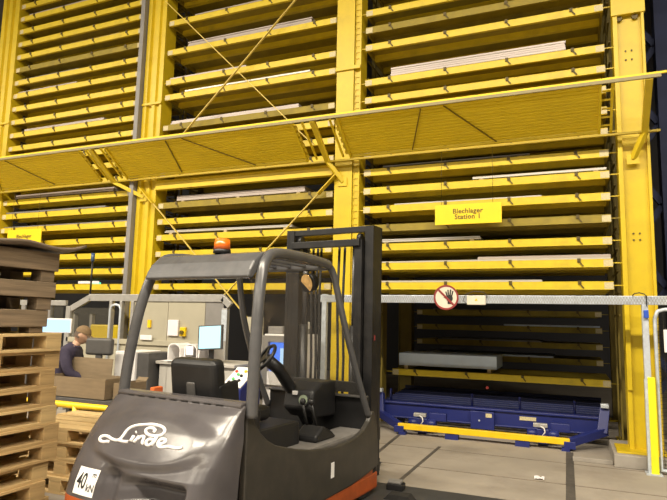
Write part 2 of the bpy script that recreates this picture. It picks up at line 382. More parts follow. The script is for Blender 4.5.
def sheet_stack(name, x0, x1, y0, y1, z, th, lift, m_, label, layers=1):
    r = thing(name, label, 'sheets', ((x0 + x1) / 2, y0, z), 0, 'stacks of sheet metal')
    w = (x1 - x0) / 2; D = y1 - y0
    s = MB()
    n = 1 if m_ is SHEETB else 4 if th > .09 else (2 if th > .035 else 1)
    for i in range(n):
        j = random.uniform(-.012, .012) if i else 0
        g = .006 if n > 1 else 0
        s.box(-w + abs(j), w + j, .002 + abs(j), D - .02, lift + th * i / n + (g if i else 0), lift + th * (i + 1) / n)
    s.build('sheet_pack', m_, r)
    if lift >= .02:
        q = max(2, int((x1 - x0) / .75))
        for i in range(q):
            x = -w + .12 + (2 * w - .24) * i / (q - 1)
            MB().box(x - .03, x + .03, .01, D - .1, 0, lift).build('spacer', WOODS, r)
    return r
for bay, k, x0, x1, th, lift, m_, adj in SHEETS:
    bn = BAYS[bay][1]
    ks = OCC[bay]; below = [q for q in ks if q <= 6]; above = [q for q in ks if q >= 10]
    pos = ('%s tray below the canopy' % ORD[len(below) - below.index(k)]) if k <= 6 else ('%s tray above the canopy' % ORD[above.index(k) + 1])
    sheet_stack('sheet_stack', x0, x1, 7.86, 8.95, pitch(k) + .001, th, lift, m_, '%s sheet metal on %s, %s' % (adj, bn, pos))
sheet_stack('sheet_stack', -1.15, .49, 7.86, 8.95, pitch(1) + .030, .035, 0, SHEETP, 'pale sheet lying on top of the full-length white sheet, right bay')

# far row across the crane aisle, seen through the low opening
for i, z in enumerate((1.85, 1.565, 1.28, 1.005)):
    o = dup(P2); o.location = (-1.147, 11.05, z)  # darker prototype: shade behind the aisle painted into the trays
    tag(o, 'shade-toned yellow tray of the far row in the low opening, %s from the top' % ORD[i + 1], 'tray', 'far row trays')
for z, x0, x1, th, m_, adj in ((1.85, -2.5, -.4, .02, SHEETG, 'topmost faint grey'), (1.565, -1.16, .48, .03, SHEETB, 'bright white right-hand'), (1.28, -2.4, -.5, .025, SHEETG, 'dull grey middle'), (1.005, -2.65, -.30, .03, SHEETB, 'pale blue lowest')):
    sheet_stack('sheet_stack', x0, x1, 11.12, 12.2, z + .001, th, .0, m_, '%s sheet on a far row tray in the low opening' % adj)
o = dup(P1); o.location = (-1.133, 9.34, .815)
tag(o, 'wide yellow tray resting on the blue lift table', 'tray')
r = sheet_stack('sheet_pack', -2.70, -1.10, 9.42, 10.3, .816, .20, .06, SHEETB, 'pale blue-grey pack of sheets on the tray over the blue lift')
tag(r, 'pale blue-grey pack of sheets on the tray over the blue lift', 'sheets')

# cross beam below the canopy in the middle bay
r = thing('cross_beam', 'bright yellow beam across middle bay just under the canopy', 'beam', (-4.96, 7.72, 3.86))
MB().box(-1.68, 1.68, 0, .05, -.06, .07).build('web', YEL, r); MB().box(-1.68, 1.68, -.03, .08, .07, .085).build('top_flange', YEL, r); MB().box(-1.68, 1.68, -.03, .08, -.075, -.06).build('bottom_flange', YEL, r)

# diagonal bracing of the middle bay
def brace(label, p0, p1, plates):
    r = thing('cross_brace', label, 'brace', p0, 0, 'diagonal braces of the middle bay')
    v = Vector(p1) - Vector(p0); u = v.normalized()
    MB().bar((0, 0, 0), v, .012, .035, (0, 1, 0)).build('brace_strip', YELB, r)
    if 0 in plates: MB().bar(-u * .12, u * .30, .014, .10, (0, 1, 0)).build('end_plate', YEL, r)
    if 1 in plates: MB().bar(v - u * .3, v + u * .12, .014, .10, (0, 1, 0)).build('end_plate', YEL, r)
    return r
YELB = mat('brace_yellow', (.72, .55, .12), .5, var=.08, scale=10)
def ext(a, b, z):   # point on the line a-b at height z
    t = (z - a[1]) / (b[1] - a[1]); return (a[0] + (b[0] - a[0]) * t, z)
A = ((-6.638, 7.286), (-4.054, 4.734)); B = ((-3.962, 6.772), (-5.893, 4.90))
for (a, b), y, l in ((A, 7.70, 'thin yellow brace falling left to right over the upper middle bay'), (B, 7.675, 'thin yellow brace falling right to left over the upper middle bay')):
    p, q = ext(a, b, 7.30 if l.find('left to') > 0 else 7.40), ext(a, b, 4.28)
    if a is B[0]: p = ext(a, b, 7.42)
    brace(l, (p[0], y, p[1]), (q[0], y, q[1]), ())
A = ((-3.286, 3.713), (-4.368, 2.67)); B = ((-6.841, 3.751), (-5.775, 2.709))
for (a, b), y, l in ((A, 7.70, 'thin yellow brace with bolted end plate, from centre column down to left'), (B, 7.675, 'thin yellow brace with bolted end plate, from second column down to right')):
    q = ext(a, b, .35)
    brace(l, (a[0], y, a[1]), (q[0], y, q[1]), (0,))

# ------------------------------------------------------------------ sloping protective canopy
CI = Vector((0, 7.62, 4.01)); CO = Vector((0, 7.02, 4.43))           # inner (low) and outer (high) edge
def cp(x, t, n=0.):
    d = CO - CI; nn = Vector((0, -d.z, d.y)).normalized()
    p = CI + d * t + nn * n; return Vector((x, p.y, p.z))
def canopy(label, x0, x1, rods, teeth):
    r = thing('canopy_section', label, 'canopy', (0, 0, 0), 0, 'sloping yellow canopy sections')
    r.location = ((x0 + x1) / 2, 7.3, 4.2); off = Vector(r.location)
    m = MB(); n = 14; prof = []
    for i in range(n):
        t = .06 + .90 * i / n; w = .90 / n
        prof += [(t, 0), (t + w * .62, 0), (t + w * .72, .010), (t + w * .90, .010)]
    prof.append((.96, 0))
    vs = []
    for x in (x0, x1):
        for t, h in prof: vs.append(cp(x, t, h) - off)
    k = len(prof)
    m.add(vs, [(i, i + 1, k + i + 1, k + i) for i in range(k - 1)])
    vs = [p + Vector((0, .012, .018)) for p in vs]
    m.add(vs, [(i, k + i, k + i + 1, i + 1) for i in range(k - 1)])
    m.build('ribbed_panel', YELC, r, weld=False)
    MB().bar(cp(x0, .02) - off, cp(x1, .02) - off, .03, .035).build('inner_edge_beam', YELC, r, bevel=.003)
    MB().bar(cp(x0, 1.0) - off, cp(x1, 1.0) - off, .03, .05).build('outer_edge_beam', YELC, r, bevel=.003)
    for s, x in ((1, x0), (-1, x1)):
        MB().bar(cp(x, .0) - off, cp(x, 1.0) - off, .03, .05).build('side_rail', YELC, r)
    for sx in teeth:
        x = x0 if sx < 0 else x1
        t_ = MB(); t_.bar(cp(x + sx * .035, .10, -.004) - off, cp(x + sx * .035, .91, -.004) - off, .03, .006)
        for i in range(6):
            t = .10 + i * .145
            t_.bar(cp(x + sx * .035, t, .01) - off, cp(x + sx * .035, t + .085, .01) - off, .055, .012)
        t_.build('end_clip', YELT, r)
    for a, b in rods:
        MB().bar(cp(a[0], a[1], .014) - off, cp(b[0], b[1], .014) - off, .014, .014).build('brace_rod', RODM, r)
    return r
canopy('ribbed yellow sloping canopy over the left bay', -11.4, -7.78, [((-9.9, .95), (-10.35, .05)), ((-9.6, .95), (-8.9, .05))][:2], (1,))
canopy('ribbed yellow sloping canopy over the middle bay', -7.17, -3.65, [((-5.92, .95), (-5.98, .05)), ((-5.6, .95), (-4.55, .05))], (-1, 1))
canopy('ribbed yellow sloping canopy over the right bay', -2.94, .40, [((-1.75, .95), (-2.0, .05)), ((-1.45, .95), (-.85, .05))], (-1,))
r = thing('canopy_edge_rail', 'long pale rail along the high outer edge of the canopy', 'rail', (-5., 6.99, 4.425))
MB().box(-6.6, 6.02, -.015, .012, -.030, .012).build('rail_profile', RAILM, r, bevel=.004)
MB().box(-6.6, 6.08, .035, .06, .03, .055).build('upper_lip', YELC, r)
r = thing('canopy_lower_rail', 'yellow bar along the low inner edge of the canopy, ending right of the column', 'rail', (-5., 7.60, 3.97))
MB().box(-6.6, 6.07, -.02, .02, -.016, .012).build('rail_profile', RAILY, r, bevel=.004)
for x, cxx, l in ((-7.47, -6.90, 'bent yellow canopy bracket at the second column'), (-3.31, -3.12, 'bent yellow canopy bracket at the centre column'), (.90, .775, 'bent yellow canopy bracket on the right end column')):
    r = thing('canopy_bracket', l, 'bracket', (cxx, 7.72, 3.68), 0, 'canopy brackets'); off = Vector(r.location)
    MB().bar(cp(x, 1.0, .03) - off, cp(x, -.02, .05) - off, .075, .06).build('arm', YEL, r, bevel=.004)
    MB().bar(cp(x, -.02, .05) - off, Vector((0, .03, 0)), .06, .065).build('link', YEL, r, bevel=.004)
    MB().box(-.07, .07, .012, .032, -.07, .06).build('foot_plate', YEL, r)
# hatch in the canopy at the columns: two short rails each
for x0, x1, l in ((-7.76, -7.19, 'short yellow rungs in the canopy gap by the second column'), (-3.63, -2.96, 'short yellow rungs in the canopy gap by the centre column')):
    r = thing('canopy_gap_frame', l, 'frame', (x0, 7.3, 4.2), 0, 'rungs in the canopy gaps'); off = Vector(r.location)
    for x in (x0 + .14, x1 - .1):
        MB().bar(cp(x, .03) - off, cp(x, .97) - off, .025, .03).build('stringer', YELC, r)
# small end frame of the canopy at the right column
r = thing('canopy_end_frame', 'short yellow ladder-like end frame of the canopy beside the right column', 'frame', (.50, 7.3, 4.2)); off = Vector(r.location)
MB().bar(cp(.53, 0) - off, cp(.53, 1) - off, .03, .04).build('stringer', YELC, r)
for i in range(5):
    t = .15 + .17 * i; MB().bar(cp(.42, t) - off, cp(.53, t) - off, .02, .02).build('rung', YELC, r)

# ------------------------------------------------------------------ hanging signs
def sign(label, x0, x1, z0, z1, y, text, size, wire_top, line=1.0):
    r = thing('hanging_sign', label, 'sign', ((x0 + x1) / 2, y, z0)); w = (x1 - x0) / 2; h = z1 - z0
    MB().box(-w, w, 0, .012, 0, h).build('sign_board', YELS2, r, bevel=.002)
    M = Matrix.Translation((0, -.002, h / 2)) @ Matrix.Rotation(PI / 2, 4, 'X')
    lettering('lettering', text, size, INK, r, M, .0015, 1.05, line)
    for sx in (-.8, .75):
        MB().cyl((sx * w, .006, h), (sx * w, .006, wire_top - z0), .003, 6).build('wire', DARKH, r)
YELS2 = mat('sign_yellow', (.88, .64, .012), .45, var=.03, scale=4)
sign('yellow hanging sign reading Blechlager Station 1 over the right bay', -1.682, -.797, 2.925, 3.20, 7.60, 'Blechlager\nStation 1', .092, 3.98, .85)
sign('yellow hanging sign reading Blechlager in the left bay, half hidden by pallets', -10.08, -9.17, 2.93, 3.20, 7.60, 'Blechlager', .092, 3.98)

# ------------------------------------------------------------------ guard rail across the station and its fittings
r = thing('guard_rail', 'silver chequered rail across the low bay opening at head height', 'rail', (-1.0, 7.32, 1.85))
MB().box(-2.24, 3.6, -.03, .03, 0, .10).build('rail_profile', SILV, r, bevel=.004)
d = MB(); n = 190
for i in range(n):
    x = -2.22 + 5.8 * i / n
    for s in (1, -1):
        d.bar((x, -.032, .05 - .042 * s), (x + .045, -.032, .05 + .042 * s), .004, .007, (0, 1, 0))
d.build('chequer_ribs', ALU, r, weld=False)
r = thing('rail_post', 'silver post holding the guard rail, seen through the forklift windscreen', 'post', (-3.18, 7.32, 0))
MB().box(-.035, .035, -.035, .035, .01, 1.96).build('tube', SILV, r, bevel=.006); MB().box(-.09, .09, -.09, .09, 0, .012).build('foot_plate', SILV, r)
r = thing('rail_post', 'post by the right column, silver above and bright yellow below', 'post', (.795, 7.32, 0))
MB().box(-.045, .02, -.03, .04, 1.02, 1.85).build('silver_tube', SILV, r, bevel=.005)
MB().box(-.02, .055, -.045, .04, 0.01, 1.045).build('yellow_sleeve', YELS, r, bevel=.004)
MB().box(-.05, -.02, -.03, .04, .01, 1.02).build('back_strip', SILV, r)
MB().box(-.075, .085, -.08, .09, 0, .012).build('foot_plate', SILV, r)
tag(MB().box(.765, .815, 7.255, 7.288, 1.70, 1.79).build('cable_clip', mat('clip_blue', (.03, .09, .5), .4), bevel=.006), 'small blue cable clip on the silver post', 'clip')
k = tag(MB().tube([(.66, 7.27, 1.95), (.68, 7.27, 1.975), (.73, 7.27, 1.985), (.78, 7.27, 1.97), (.80, 7.27, 1.95), (.80, 7.27, 1.83)], .006, 8).build('cable', BLK), 'thin cable looped over the rail in front of the right column', 'cable')
# prohibition sign
r = thing('prohibition_sign', 'round red and white no-hand sign on the guard rail', 'sign', (-1.466, 7.27, 1.922))
MB().cyl((0, 0, 0), (0, .008, 0), .158, 48).build('disc', CREAM, r)
t = MB()
def ring(rad, w, y, n=56):
    m = MB()
    for a, b in ((0, 1),):
        vs = []; fs = []
        for i in range(n):
            c, s = math.cos(2 * PI * i / n), math.sin(2 * PI * i / n)
            vs += [((rad - w) * c, y, (rad - w) * s), (rad * c, y, rad * s), ((rad - w) * c, y + .003, (rad - w) * s), (rad * c, y + .003, rad * s)]
        for i in range(n):
            j = (i + 1) % n
            fs += [(4 * i, 4 * i + 1, 4 * j + 1, 4 * j), (4 * i + 2, 4 * j + 2, 4 * j + 3, 4 * i + 3), (4 * i + 1, 4 * i + 3, 4 * j + 3, 4 * j + 1), (4 * i, 4 * j, 4 * j + 2, 4 * i + 2)]
        m.add(vs, fs)
    return m
ring(.160, .023, -.004).build('red_ring', RED, r)
h = MB()   # black open hand
h.grid(lambda i, j: Vector((.045 + .042 * math.cos(2 * PI * i / 20) * j, -.0045, -.012 + .045 * math.sin(2 * PI * i / 20) * j)), 20, 2, False, True)
for a, b, w in (((.012, .015), (-.002, .075), .016), ((.03, .025), (.025, .098), .017), ((.052, .025), (.058, .10), .017), ((.072, .015), (.088, .082), .015), ((.015, -.02), (-.028, .008), .018)):
    h.bar((a[0], -.0035, a[1]), (b[0], -.0035, b[1]), .003, w, (0, 1, 0).__class__((0, 0, 1)) if False else (b[1] - a[1], 0, -(b[0] - a[0])))
h.box(.02, .07, -.0045, -.002, -.085, -.03)
h.build('hand_symbol', BLKI, r)
MB().bar((-.095, -.006, .095), (.095, -.006, -.095), .003, .026, (1, 0, 1)).build('red_slash', RED, r)
r = thing('switch_box', 'small white junction box on the guard rail beside the no-hand sign', 'box', (-1.085, 7.255, 1.83))
MB().box(-.115, .115, 0, .034, 0, .115).build('housing', CREAM, r, bevel=.006)
MB().prism([(-.02, .05), (.02, .05), (0, .082)], -.002, 0, 'y').build('warning_mark', YELR, r)
tag(MB().tube([(-1.21, 7.26, 1.85), (-1.25, 7.26, 1.88), (-1.22, 7.26, 1.96), (-1.12, 7.265, 2.0), (-1.0, 7.265, 1.99), (-.96, 7.265, 1.96), (-.955, 7.265, 1.92)], .004, 6).build('cable', DRK), 'thin grey cable arching over the white junction box', 'cable')

# mesh fence at the right
r = thing('machine_fence', 'black wire mesh fence panel with silver frame at far right', 'fence', (.88, 7.33, 0))
f = MB(); f.tube([(.0, 0, .05), (0, 0, 1.70), (.03, 0, 1.78), (.10, 0, 1.80), (2.4, 0, 1.80), (2.4, 0, .05)], .022, 10, True); f.build('frame', SILV, r)
w = MB()
for i in range(47): w.box(.03 + i * .05, .034 + i * .05, -.003, .003, .07, 1.78)
for i in range(43): w.box(.02, 2.38, -.002, .002, .07 + i * .04, .074 + i * .04)
w.build('wire_mesh', BLK, r)
for x in (0.3, 2.1): MB().box(x - .02, x + .02, -.02, .02, 0, .06).build('foot', SILV, r)
tag(MB().box(.955, 1.20, 7.285, 7.298, 1.325, 1.575).build('notice_board', WHP, bevel=.003), 'plain white notice plate on the black mesh fence', 'notice')

# concrete kerb and steel strip under the right column
tag(MB().box(.42, 2.6, 7.46, 8.4, 0, .145).build('concrete_kerb', CONCK, bevel=.01), 'raised concrete kerb under the right column', 'kerb')

tag(MB().box(-.02, .415, 7.55, 7.62, 0, .05).build('floor_strip', CONCK, bevel=.006), 'low pale strip on the floor between blue bumper and concrete kerb', 'strip')
# navy steelwork of the hall beyond the rack
r = thing('hall_truss', 'dark navy steel lattice column beyond the right end of the rack', 'truss', (1.50, 9.4, 0))
for x in (-.17, 1.3): MB().box(x - .02, x + .25, 0, .3, .0, ZT).build('chord', NAVY, r)
for i in range(7):
    z = .3 + i * 1.25
    for a, b in ((z, z + .62), (z + 1.25, z + .62)): MB().bar((-.60, .15, a), (-.17, .15, b), .07, .09).build('lattice', NAVY, r)
MB().box(-.66, -.57, .1, .25, 0, ZT).build('chord', NAVY, r)

# ------------------------------------------------------------------ blue transfer station
r = thing('transfer_table', 'dark blue lift table with roller bars in the low opening', 'lift table', (-1.2, 8.6, 0))
b = MB(); b.box(-1.62, 1.63, 0, .10, .16, .375); b.box(-1.62, 1.63, -.03, .12, .355, .385); b.box(-1.62, 1.63, -.03, .12, .15, .17)
b.build('front_beam', BLUE, r, bevel=.006)
for i in range(8):
    y = .28 + i * .17
    MB().box(-1.6, 1.6, y, y + .05, .31 + .008 * i, .36 + .008 * i).build('roller_bar', BLUED, r, bevel=.004)
for x in (-1.6, -.55, .5, 1.55): MB().box(x - .03, x + .03, .12, 1.7, .20, .32).build('cross_member', BLUE, r)
MB().box(-1.62, 1.62, 1.66, 1.72, .2, .45).build('back_beam', BLUED, r)
for x in (-1.45, -.19, .49, 1.22): MB().cyl((x, .2, .32), (x, .2, .55), .018, 10).build('guide_pin', BLUE, r)
for x, y in ((-1.3, .25), (1.3, .25), (-1.3, 1.6), (1.3, 1.6)): MB().box(x - .05, x + .05, y - .05, y + .05, 0, .2).build('foot', BLUED, r)
MB().box(.50, .72, -.006, 0, .26, .31).build('rating_plate', CAPM, r)
# switch cabinet on the beam
c = MB().box(-.17, .16, -.09, -.03, .10, .345).build('control_box', BLUE, r, bevel=.005)
MB().cyl((-.045, -.096, .22), (-.045, -.09, .22), .014, 12).build('lock', SILV, c); MB().box(.045, .13, -.094, -.09, .27, .325).build('paper_label', CAPM, c)
# yellow bumper bar with arms and drive units
r = thing('bumper_bar', 'yellow bumper bar on bent blue arms along the floor in front of the lift', 'bumper', (-1.18, 8.08, 0))
MB().box(-1.15, 1.13, 0, .07, .075, .155).build('bar', YELR, r, bevel=.006)
for sx in (-1, 1):
    a = MB(); a.bar((sx * 1.12, .05, .10), (sx * 1.55, .38, .22), .09, .10); a.bar((sx * 1.52, .36, .20), (sx * 1.57, .48, .50), .12, .10, (0, 1, 0)); a.box(sx * 1.13 - .07, sx * 1.13 + .07, -.01, .10, .03, .12)
    a.build('arm', BLUE, r, bevel=.005)
    MB().box(sx * 1.57 - .05, sx * 1.57 + .05, .38, .50, .52, .575).build('arm_head', SILV, r, bevel=.01)
    for dx in (0,): MB().box(sx * 1.08 - .05, sx * 1.08 + .05, -.02, .08, 0, .04).build('foot', BLUE, r)
for x in (-.38, .55): MB().box(x - .09, x + .09, -.01, .1, 0, .07).build('foot', BLUE, r)
for cx, l in ((-2.02, 'blue geared motor with cables behind left part of the bumper bar'), (-.38, 'blue geared motor with cables behind right part of the bumper bar')):
    q = thing('drive_unit', l, 'motor', (cx, 8.30, 0), 0, 'drive motors of the lift')
    MB().cyl((-.20, 0, .15), (-.07, 0, .15), .055, 16).build('motor', BLUE, q); MB().cyl((.06, 0, .15), (.20, 0, .15), .06, 16).build('gearbox', BLUE, q)
    MB().box(-.08, .08, -.05, .06, .09, .22).build('housing', BLUE, q, bevel=.01); MB().box(-.12, .06, -.06, .02, .24, .29).build('terminal_box', ALU, q, bevel=.006)
    MB().tube([(-.03, -.07, .26), (.02, -.1, .24), (.03, -.1, .19), (-.01, -.09, .14), (.06, -.07, .12)], .009, 8).build('hose', WHT, q)
    MB().box(-.06, .06, -.04, .05, 0, .09).build('foot', BLUE, q); MB().box(.10, .34, .0, .1, .19, .30).build('cover', BLUE, q, bevel=.006)
tag(MB().cyl((-1.235, 9.325, .60), (-1.235, 9.30, .60), .022, 12).build('indicator_lamp', emit('lamp_red', (1, .06, .03), .2)), 'tiny red lamp under the tray over the blue lift', 'lamp')
p_ = MB(); random.seed(3)
p_.grid(lambda i, j: Vector((-.395 + .020 * i, 6.48 + .030 * j, .006 + .022 * random.random())), 6, 4, False)
o = p_.build('paper_scrap', PAPER); o.modifiers.new('t', 'SOLIDIFY').thickness = .004
tag(o, 'crumpled white scrap of paper on the concrete floor', 'scrap')
r = thing('floor_sensor', 'black rail clamp on the steel floor plate beside the forklift', 'clamp', (-1.59, 5.47, .004))
MB().box(-.08, .08, -.06, .06, 0, .06).build('base', BLK, r, bevel=.008); MB().box(-.07, .06, -.05, .05, .06, .085).build('cap', GREY, r, bevel=.006)
r = thing('floor_sensor', 'black cable bridge on the steel floor plate nearest the forklift wheel', 'clamp', (-1.47, 5.18, .004))
MB().prism([(-.14, 0), (.14, 0), (.09, .05), (-.09, .05)], -.06, .06, 'y').build('base', RUB, r)

# ------------------------------------------------------------------ forklift
# local axes: x to the truck's right, y forward, z up; y = 0 at the rear edge of the hood
T = thing('forklift', 'dark grey and orange counterbalance forklift with white script lettering on its rear', 'forklift', (-2.56, 3.36, 0), -math.radians(7))
BZ=[(1.03,.03),(1.01,.075),(.98,.12),(.93,.175),(.86,.245),(.78,.315),(.70,.38),(.62,.43),(.52,.475),(.42,.50),(.30,.51),(.10,.50)]
def bz(z):
    if z>=BZ[0][0]: return BZ[0][1]
    for (z1,b1),(z0,b0) in zip(BZ,BZ[1:]):
        if z>=z0: return b0+(b1-b0)*(z-z0)/(z1-z0)
    return BZ[-1][1]
def cww(z): return .60+.025*(1-sstep(.80,1.0,z))
def cw_back(x,z):
    c=min(.99999,abs(x)/cww(z))
    b=bz(z)*(1-c**6)**(1/6)
    e=math.hypot((x-.03)/.53,(z-.80)/.155)
    b+=.035*(1-sstep(.75,1.12,e))*(1-sstep(.80,1.0,c))
    g=sstep(-.22,-.17,x)*(1-sstep(-.09,-.05,x))*(1-sstep(.56,.66,z))
    p=sstep(.08,.14,x)*(1-sstep(.44,.52,x))*sstep(.43,.47,z)*(1-sstep(.54,.62,z))
    b-=.085*g+.13*p
    return -max(b,.004)
def cw_fn(z0, z1, nu, nv):
    def fn(i, j):
        a = PI * i / (nu - 1); z = z1 + (z0 - z1) * j / (nv - 1); x = -cww(z) * math.copysign(abs(math.cos(a)) ** .45, math.cos(a))
        return Vector((x, cw_back(x, z), z))
    return fn
m = MB(); m.grid(cw_fn(.42, 1.03, 121, 90), 121, 90)
m.add([(-.6, -.004, 1.03), (.6, -.004, 1.03), (.6, .02, 1.03), (-.6, .02, 1.03)], [(0, 1, 2, 3)])
m.build('counterweight', SHELL, T)
cwo = T.children[-1] if T.children else None
hood = MB()
hood.prism([(-.02, 1.0), (-.05, 1.018), (-.05, 1.04), (-.02, 1.052), (.06, 1.052), (.09, 1.03), (.09, 1.0)], -.585, .585, 'x')
ho = hood.build('hood_edge', SHELL, T, bevel=.008)
for i in range(9): MB().box(-.46 + i * .105, -.40 + i * .105, -.056, -.046, 1.021, 1.029).build('vent_slot', BLK, ho)
m = MB(); m.grid(cw_fn(.09, .42, 121, 30), 121, 30); m.build('lower_counterweight', ORG, T)
# white script lettering following the shell
STROKES = [([(-0.2567, 0.7641), (-0.2789, 0.7619), (-0.308, 0.7574), (-0.3403, 0.759), (-0.3604, 0.7686), (-0.3572, 0.781), (-0.333, 0.7897), (-0.2921, 0.7879), (-0.2532, 0.7801), (-0.2041, 0.777), (-0.1771, 0.7854), (-0.1697, 0.8078), (-0.1673, 0.8342), (-0.1488, 0.8563), (-0.1085, 0.8712), (-0.0553, 0.8806), (0.0033, 0.8875), (0.0607, 0.8883), (0.1181, 0.8819), (0.1525, 0.8681), (0.1576, 0.8525), (0.1404, 0.8392), (0.0997, 0.8316), (0.0492, 0.832), (0.0105, 0.8411), (-0.0059, 0.855), (0.0085, 0.8667), (0.0443, 0.8691), (0.0739, 0.8604), (0.0694, 0.8494)], 8), ([(-0.1773, 0.7786), (-0.1485, 0.778), (-0.1161, 0.7781), (-0.0956, 0.7812)], 8), ([(-0.0771, 0.8148), (-0.0744, 0.7835)], 9), ([(-0.078, 0.8335), (-0.0725, 0.8375)], 8), ([(-0.0403, 0.7813), (-0.0288, 0.8173)], 9), ([(-0.0251, 0.8014), (-0.0124, 0.8169), (0.0124, 0.8192), (0.022, 0.8063), (0.0303, 0.7843)], 8), ([(0.0303, 0.7843), (0.0462, 0.7838)], 6), ([(0.1208, 0.8327), (0.1219, 0.7806)], 9), ([(0.1125, 0.8112), (0.0777, 0.8122), (0.0587, 0.801), (0.0669, 0.7861), (0.0914, 0.7809), (0.11, 0.7883), (0.1188, 0.8049)], 8), ([(0.1743, 0.7952), (0.2034, 0.8026), (0.2131, 0.8149), (0.1929, 0.8241), (0.1675, 0.8202), (0.1587, 0.8069), (0.171, 0.7905), (0.1982, 0.7821), (0.2309, 0.7857), (0.2652, 0.7915), (0.3127, 0.7899), (0.346, 0.7916), (0.3688, 0.8003)], 8)]
def catmull(P, n=5):
    if len(P) < 3: return P
    out = []
    for i in range(len(P) - 1):
        p0, p1, p2, p3 = P[max(i - 1, 0)], P[i], P[i + 1], P[min(i + 2, len(P) - 1)]
        for k in range(n):
            t = k / n
            out.append(tuple(.5 * (2 * b + (c - a) * t + (2 * a - 5 * b + 4 * c - d) * t * t + (3 * b - a - 3 * c + d) * t ** 3) for a, b, c, d in zip(p0, p1, p2, p3)))
    return out + [P[-1]]
m = MB()
for pts, w in STROKES:
    pts = catmull(pts)
    m.tube([(x, cw_back(x, z) - .001, z) for x, z in pts], .0105 * w / 8, 8)
lg = m.build('script_lettering', WHP, T); lg['label'] = 'white script lettering'
def on_shell(fx, fz, lift):   # point of the shell
    return Vector((fx, cw_back(fx, fz) - lift, fz))
m = MB(); m.grid(lambda i, j: on_shell(-.43 + .205 * i / 10 - .0 * j, .442 + .158 * j / 8, .003), 11, 9)
pl = m.build('load_plate', WHP, T); pl['label'] = 'white load plate reading 40 kN'
def text_on_shell(name, body, size, cx, cz, rot, parent, sx=1.0):
    o = lettering(name, body, size, BLKI, parent, Matrix.Rotation(rot, 4, 'Z') @ Matrix.Diagonal((sx, 1, 1, 1)), .0)
    for v in o.data.vertices:
        x, z = cx + v.co.x, cz + v.co.y; v.co = on_shell(x, z, .0045)
    return o
text_on_shell('capacity_number', '40', .125, -.365, .520, math.radians(0), pl, .75)
text_on_shell('capacity_unit', 'kN', .062, -.268, .490, math.radians(0), pl)
text_on_shell('capacity_unit', 'E', .05, -.262, .565, math.radians(-90), pl)

# chassis and side panels
c = MB(); c.box(-.57, .57, -.02, 2.02, .05, .235); c.box(-.598, .598, .9, 2.03, .045, .20); c.build('chassis', ORG, T, bevel=.02)
SIDE = [(.0, 1.03), (.035, 1.03), (.06, .97), (.10, .90), (.16, .835), (.24, .775), (.34, .725), (.46, .69), (.65, .64), (.85, .60), (1.05, .575), (1.25, .56), (1.45, .565), (1.6, .585), (1.72, .62), (1.82, .68), (1.88, .76),
        (1.93, .76), (1.99, .62), (2.02, .45), (2.03, .25), (1.75, .21), (1.47, .185), (1.04, .18), (.0, .19)]
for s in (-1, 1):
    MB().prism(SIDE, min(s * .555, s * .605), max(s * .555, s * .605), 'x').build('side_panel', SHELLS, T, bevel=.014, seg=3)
MB().box(.605, .608, 1.12, 1.17, .33, .45).build('sticker', WHP, T)
# interior: floor box, battery hood under the seat, wheel boxes
MB().box(-.40, .38, .02, 1.0, .2, .78).build('seat_support', BLK, T, bevel=.03); MB().box(-.555, .555, .01, .22, .2, .98).build('rear_bulkhead', BLK, T, bevel=.02)
MB().box(-.56, .56, 1.0, 2.0, .2, .38).build('floor_plate', BLK, T)
for s in (-1, 1): MB().box(min(s * .27, s * .557), max(s * .27, s * .557), .24, 1.85, .36, .60).build('wheel_box', mat('wheel_box_grey', (.16, .15, .14), .5, var=.15, scale=8), T, bevel=.025)
fp = MB(); fp.box(-.56, .56, 1.86, 1.90, .3, .88); fp.build('front_bulkhead', BLK, T, bevel=.008)
MB().box(-.56, .56, 1.83, 1.89, .88, .90).build('bulkhead_lip', DRK, T, bevel=.004)
# overhead guard
def path(pts, n=7): return catmull(pts, n)
for s in (-1, 1):
    fl = .085 if s < 0 else 0
    P0 = [(s * .615, .03, .95), (s * .605, .05, 1.25), (s * .58, .10, 1.62), (s * .55, .165, 1.88), (s * .53, .24, 2.015), (s * .52, .37, 2.08), (s * .505, .75, 2.095), (s * .485 - fl, 1.10, 2.085), (s * .48 - fl, 1.23, 2.065), (s * .49 - fl, 1.31, 1.97), (s * .52 - fl, 1.44, 1.6), (s * .555 - fl * .5, 1.66, 1.1), (s * .575, 1.86, .72)]
    pts = path(P0); nj = 8 * 7
    MB().tube(pts[:nj], .041, 14).build('guard_tube', GUARD, T)
    MB().tube(pts[nj - 2:], .030, 14).build('front_pillar', GUARD, T)
MB().prism([(.075, 1.885), (.12, 1.875), (.20, 1.955), (.36, 2.03), (.50, 2.06), (.50, 2.09), (.34, 2.095), (.22, 2.07), (.135, 2.005), (.09, 1.94)], -.51, .51, 'x').build('rear_header', GUARD, T, bevel=.018, seg=3)
MB().box(-.48, .48, 1.20, 1.27, 2.03, 2.10).build('front_header', GUARD, T, bevel=.02)
for i in range(6):
    x = -.40 + i * .16; MB().box(x - .02, x + .02, .48, 1.22, 2.06, 2.09).build('roof_bar', GUARD, T, bevel=.006)
g = MB(); g.add([(-.46, 1.30, 2.02), (.46, 1.30, 2.02), (.54, 1.85, .88), (-.54, 1.85, .88)], [(0, 1, 2, 3)])
o = g.build('windscreen', GLASS, T); o.modifiers.new('t', 'SOLIDIFY').thickness = .006
# beacon
b = MB().cyl((.03, .34, 2.095), (.03, .34, 2.125), .068, 20).build('beacon_base', BLK, T)
bb = MB(); bb.cyl((.03, .34, 2.125), (.03, .34, 2.20), .064, 24, .060); bb.ball((.03, .34, 2.198), .060, 24, 8, (1, 1, .35)); bb.build('beacon_lens', AMBER, T)
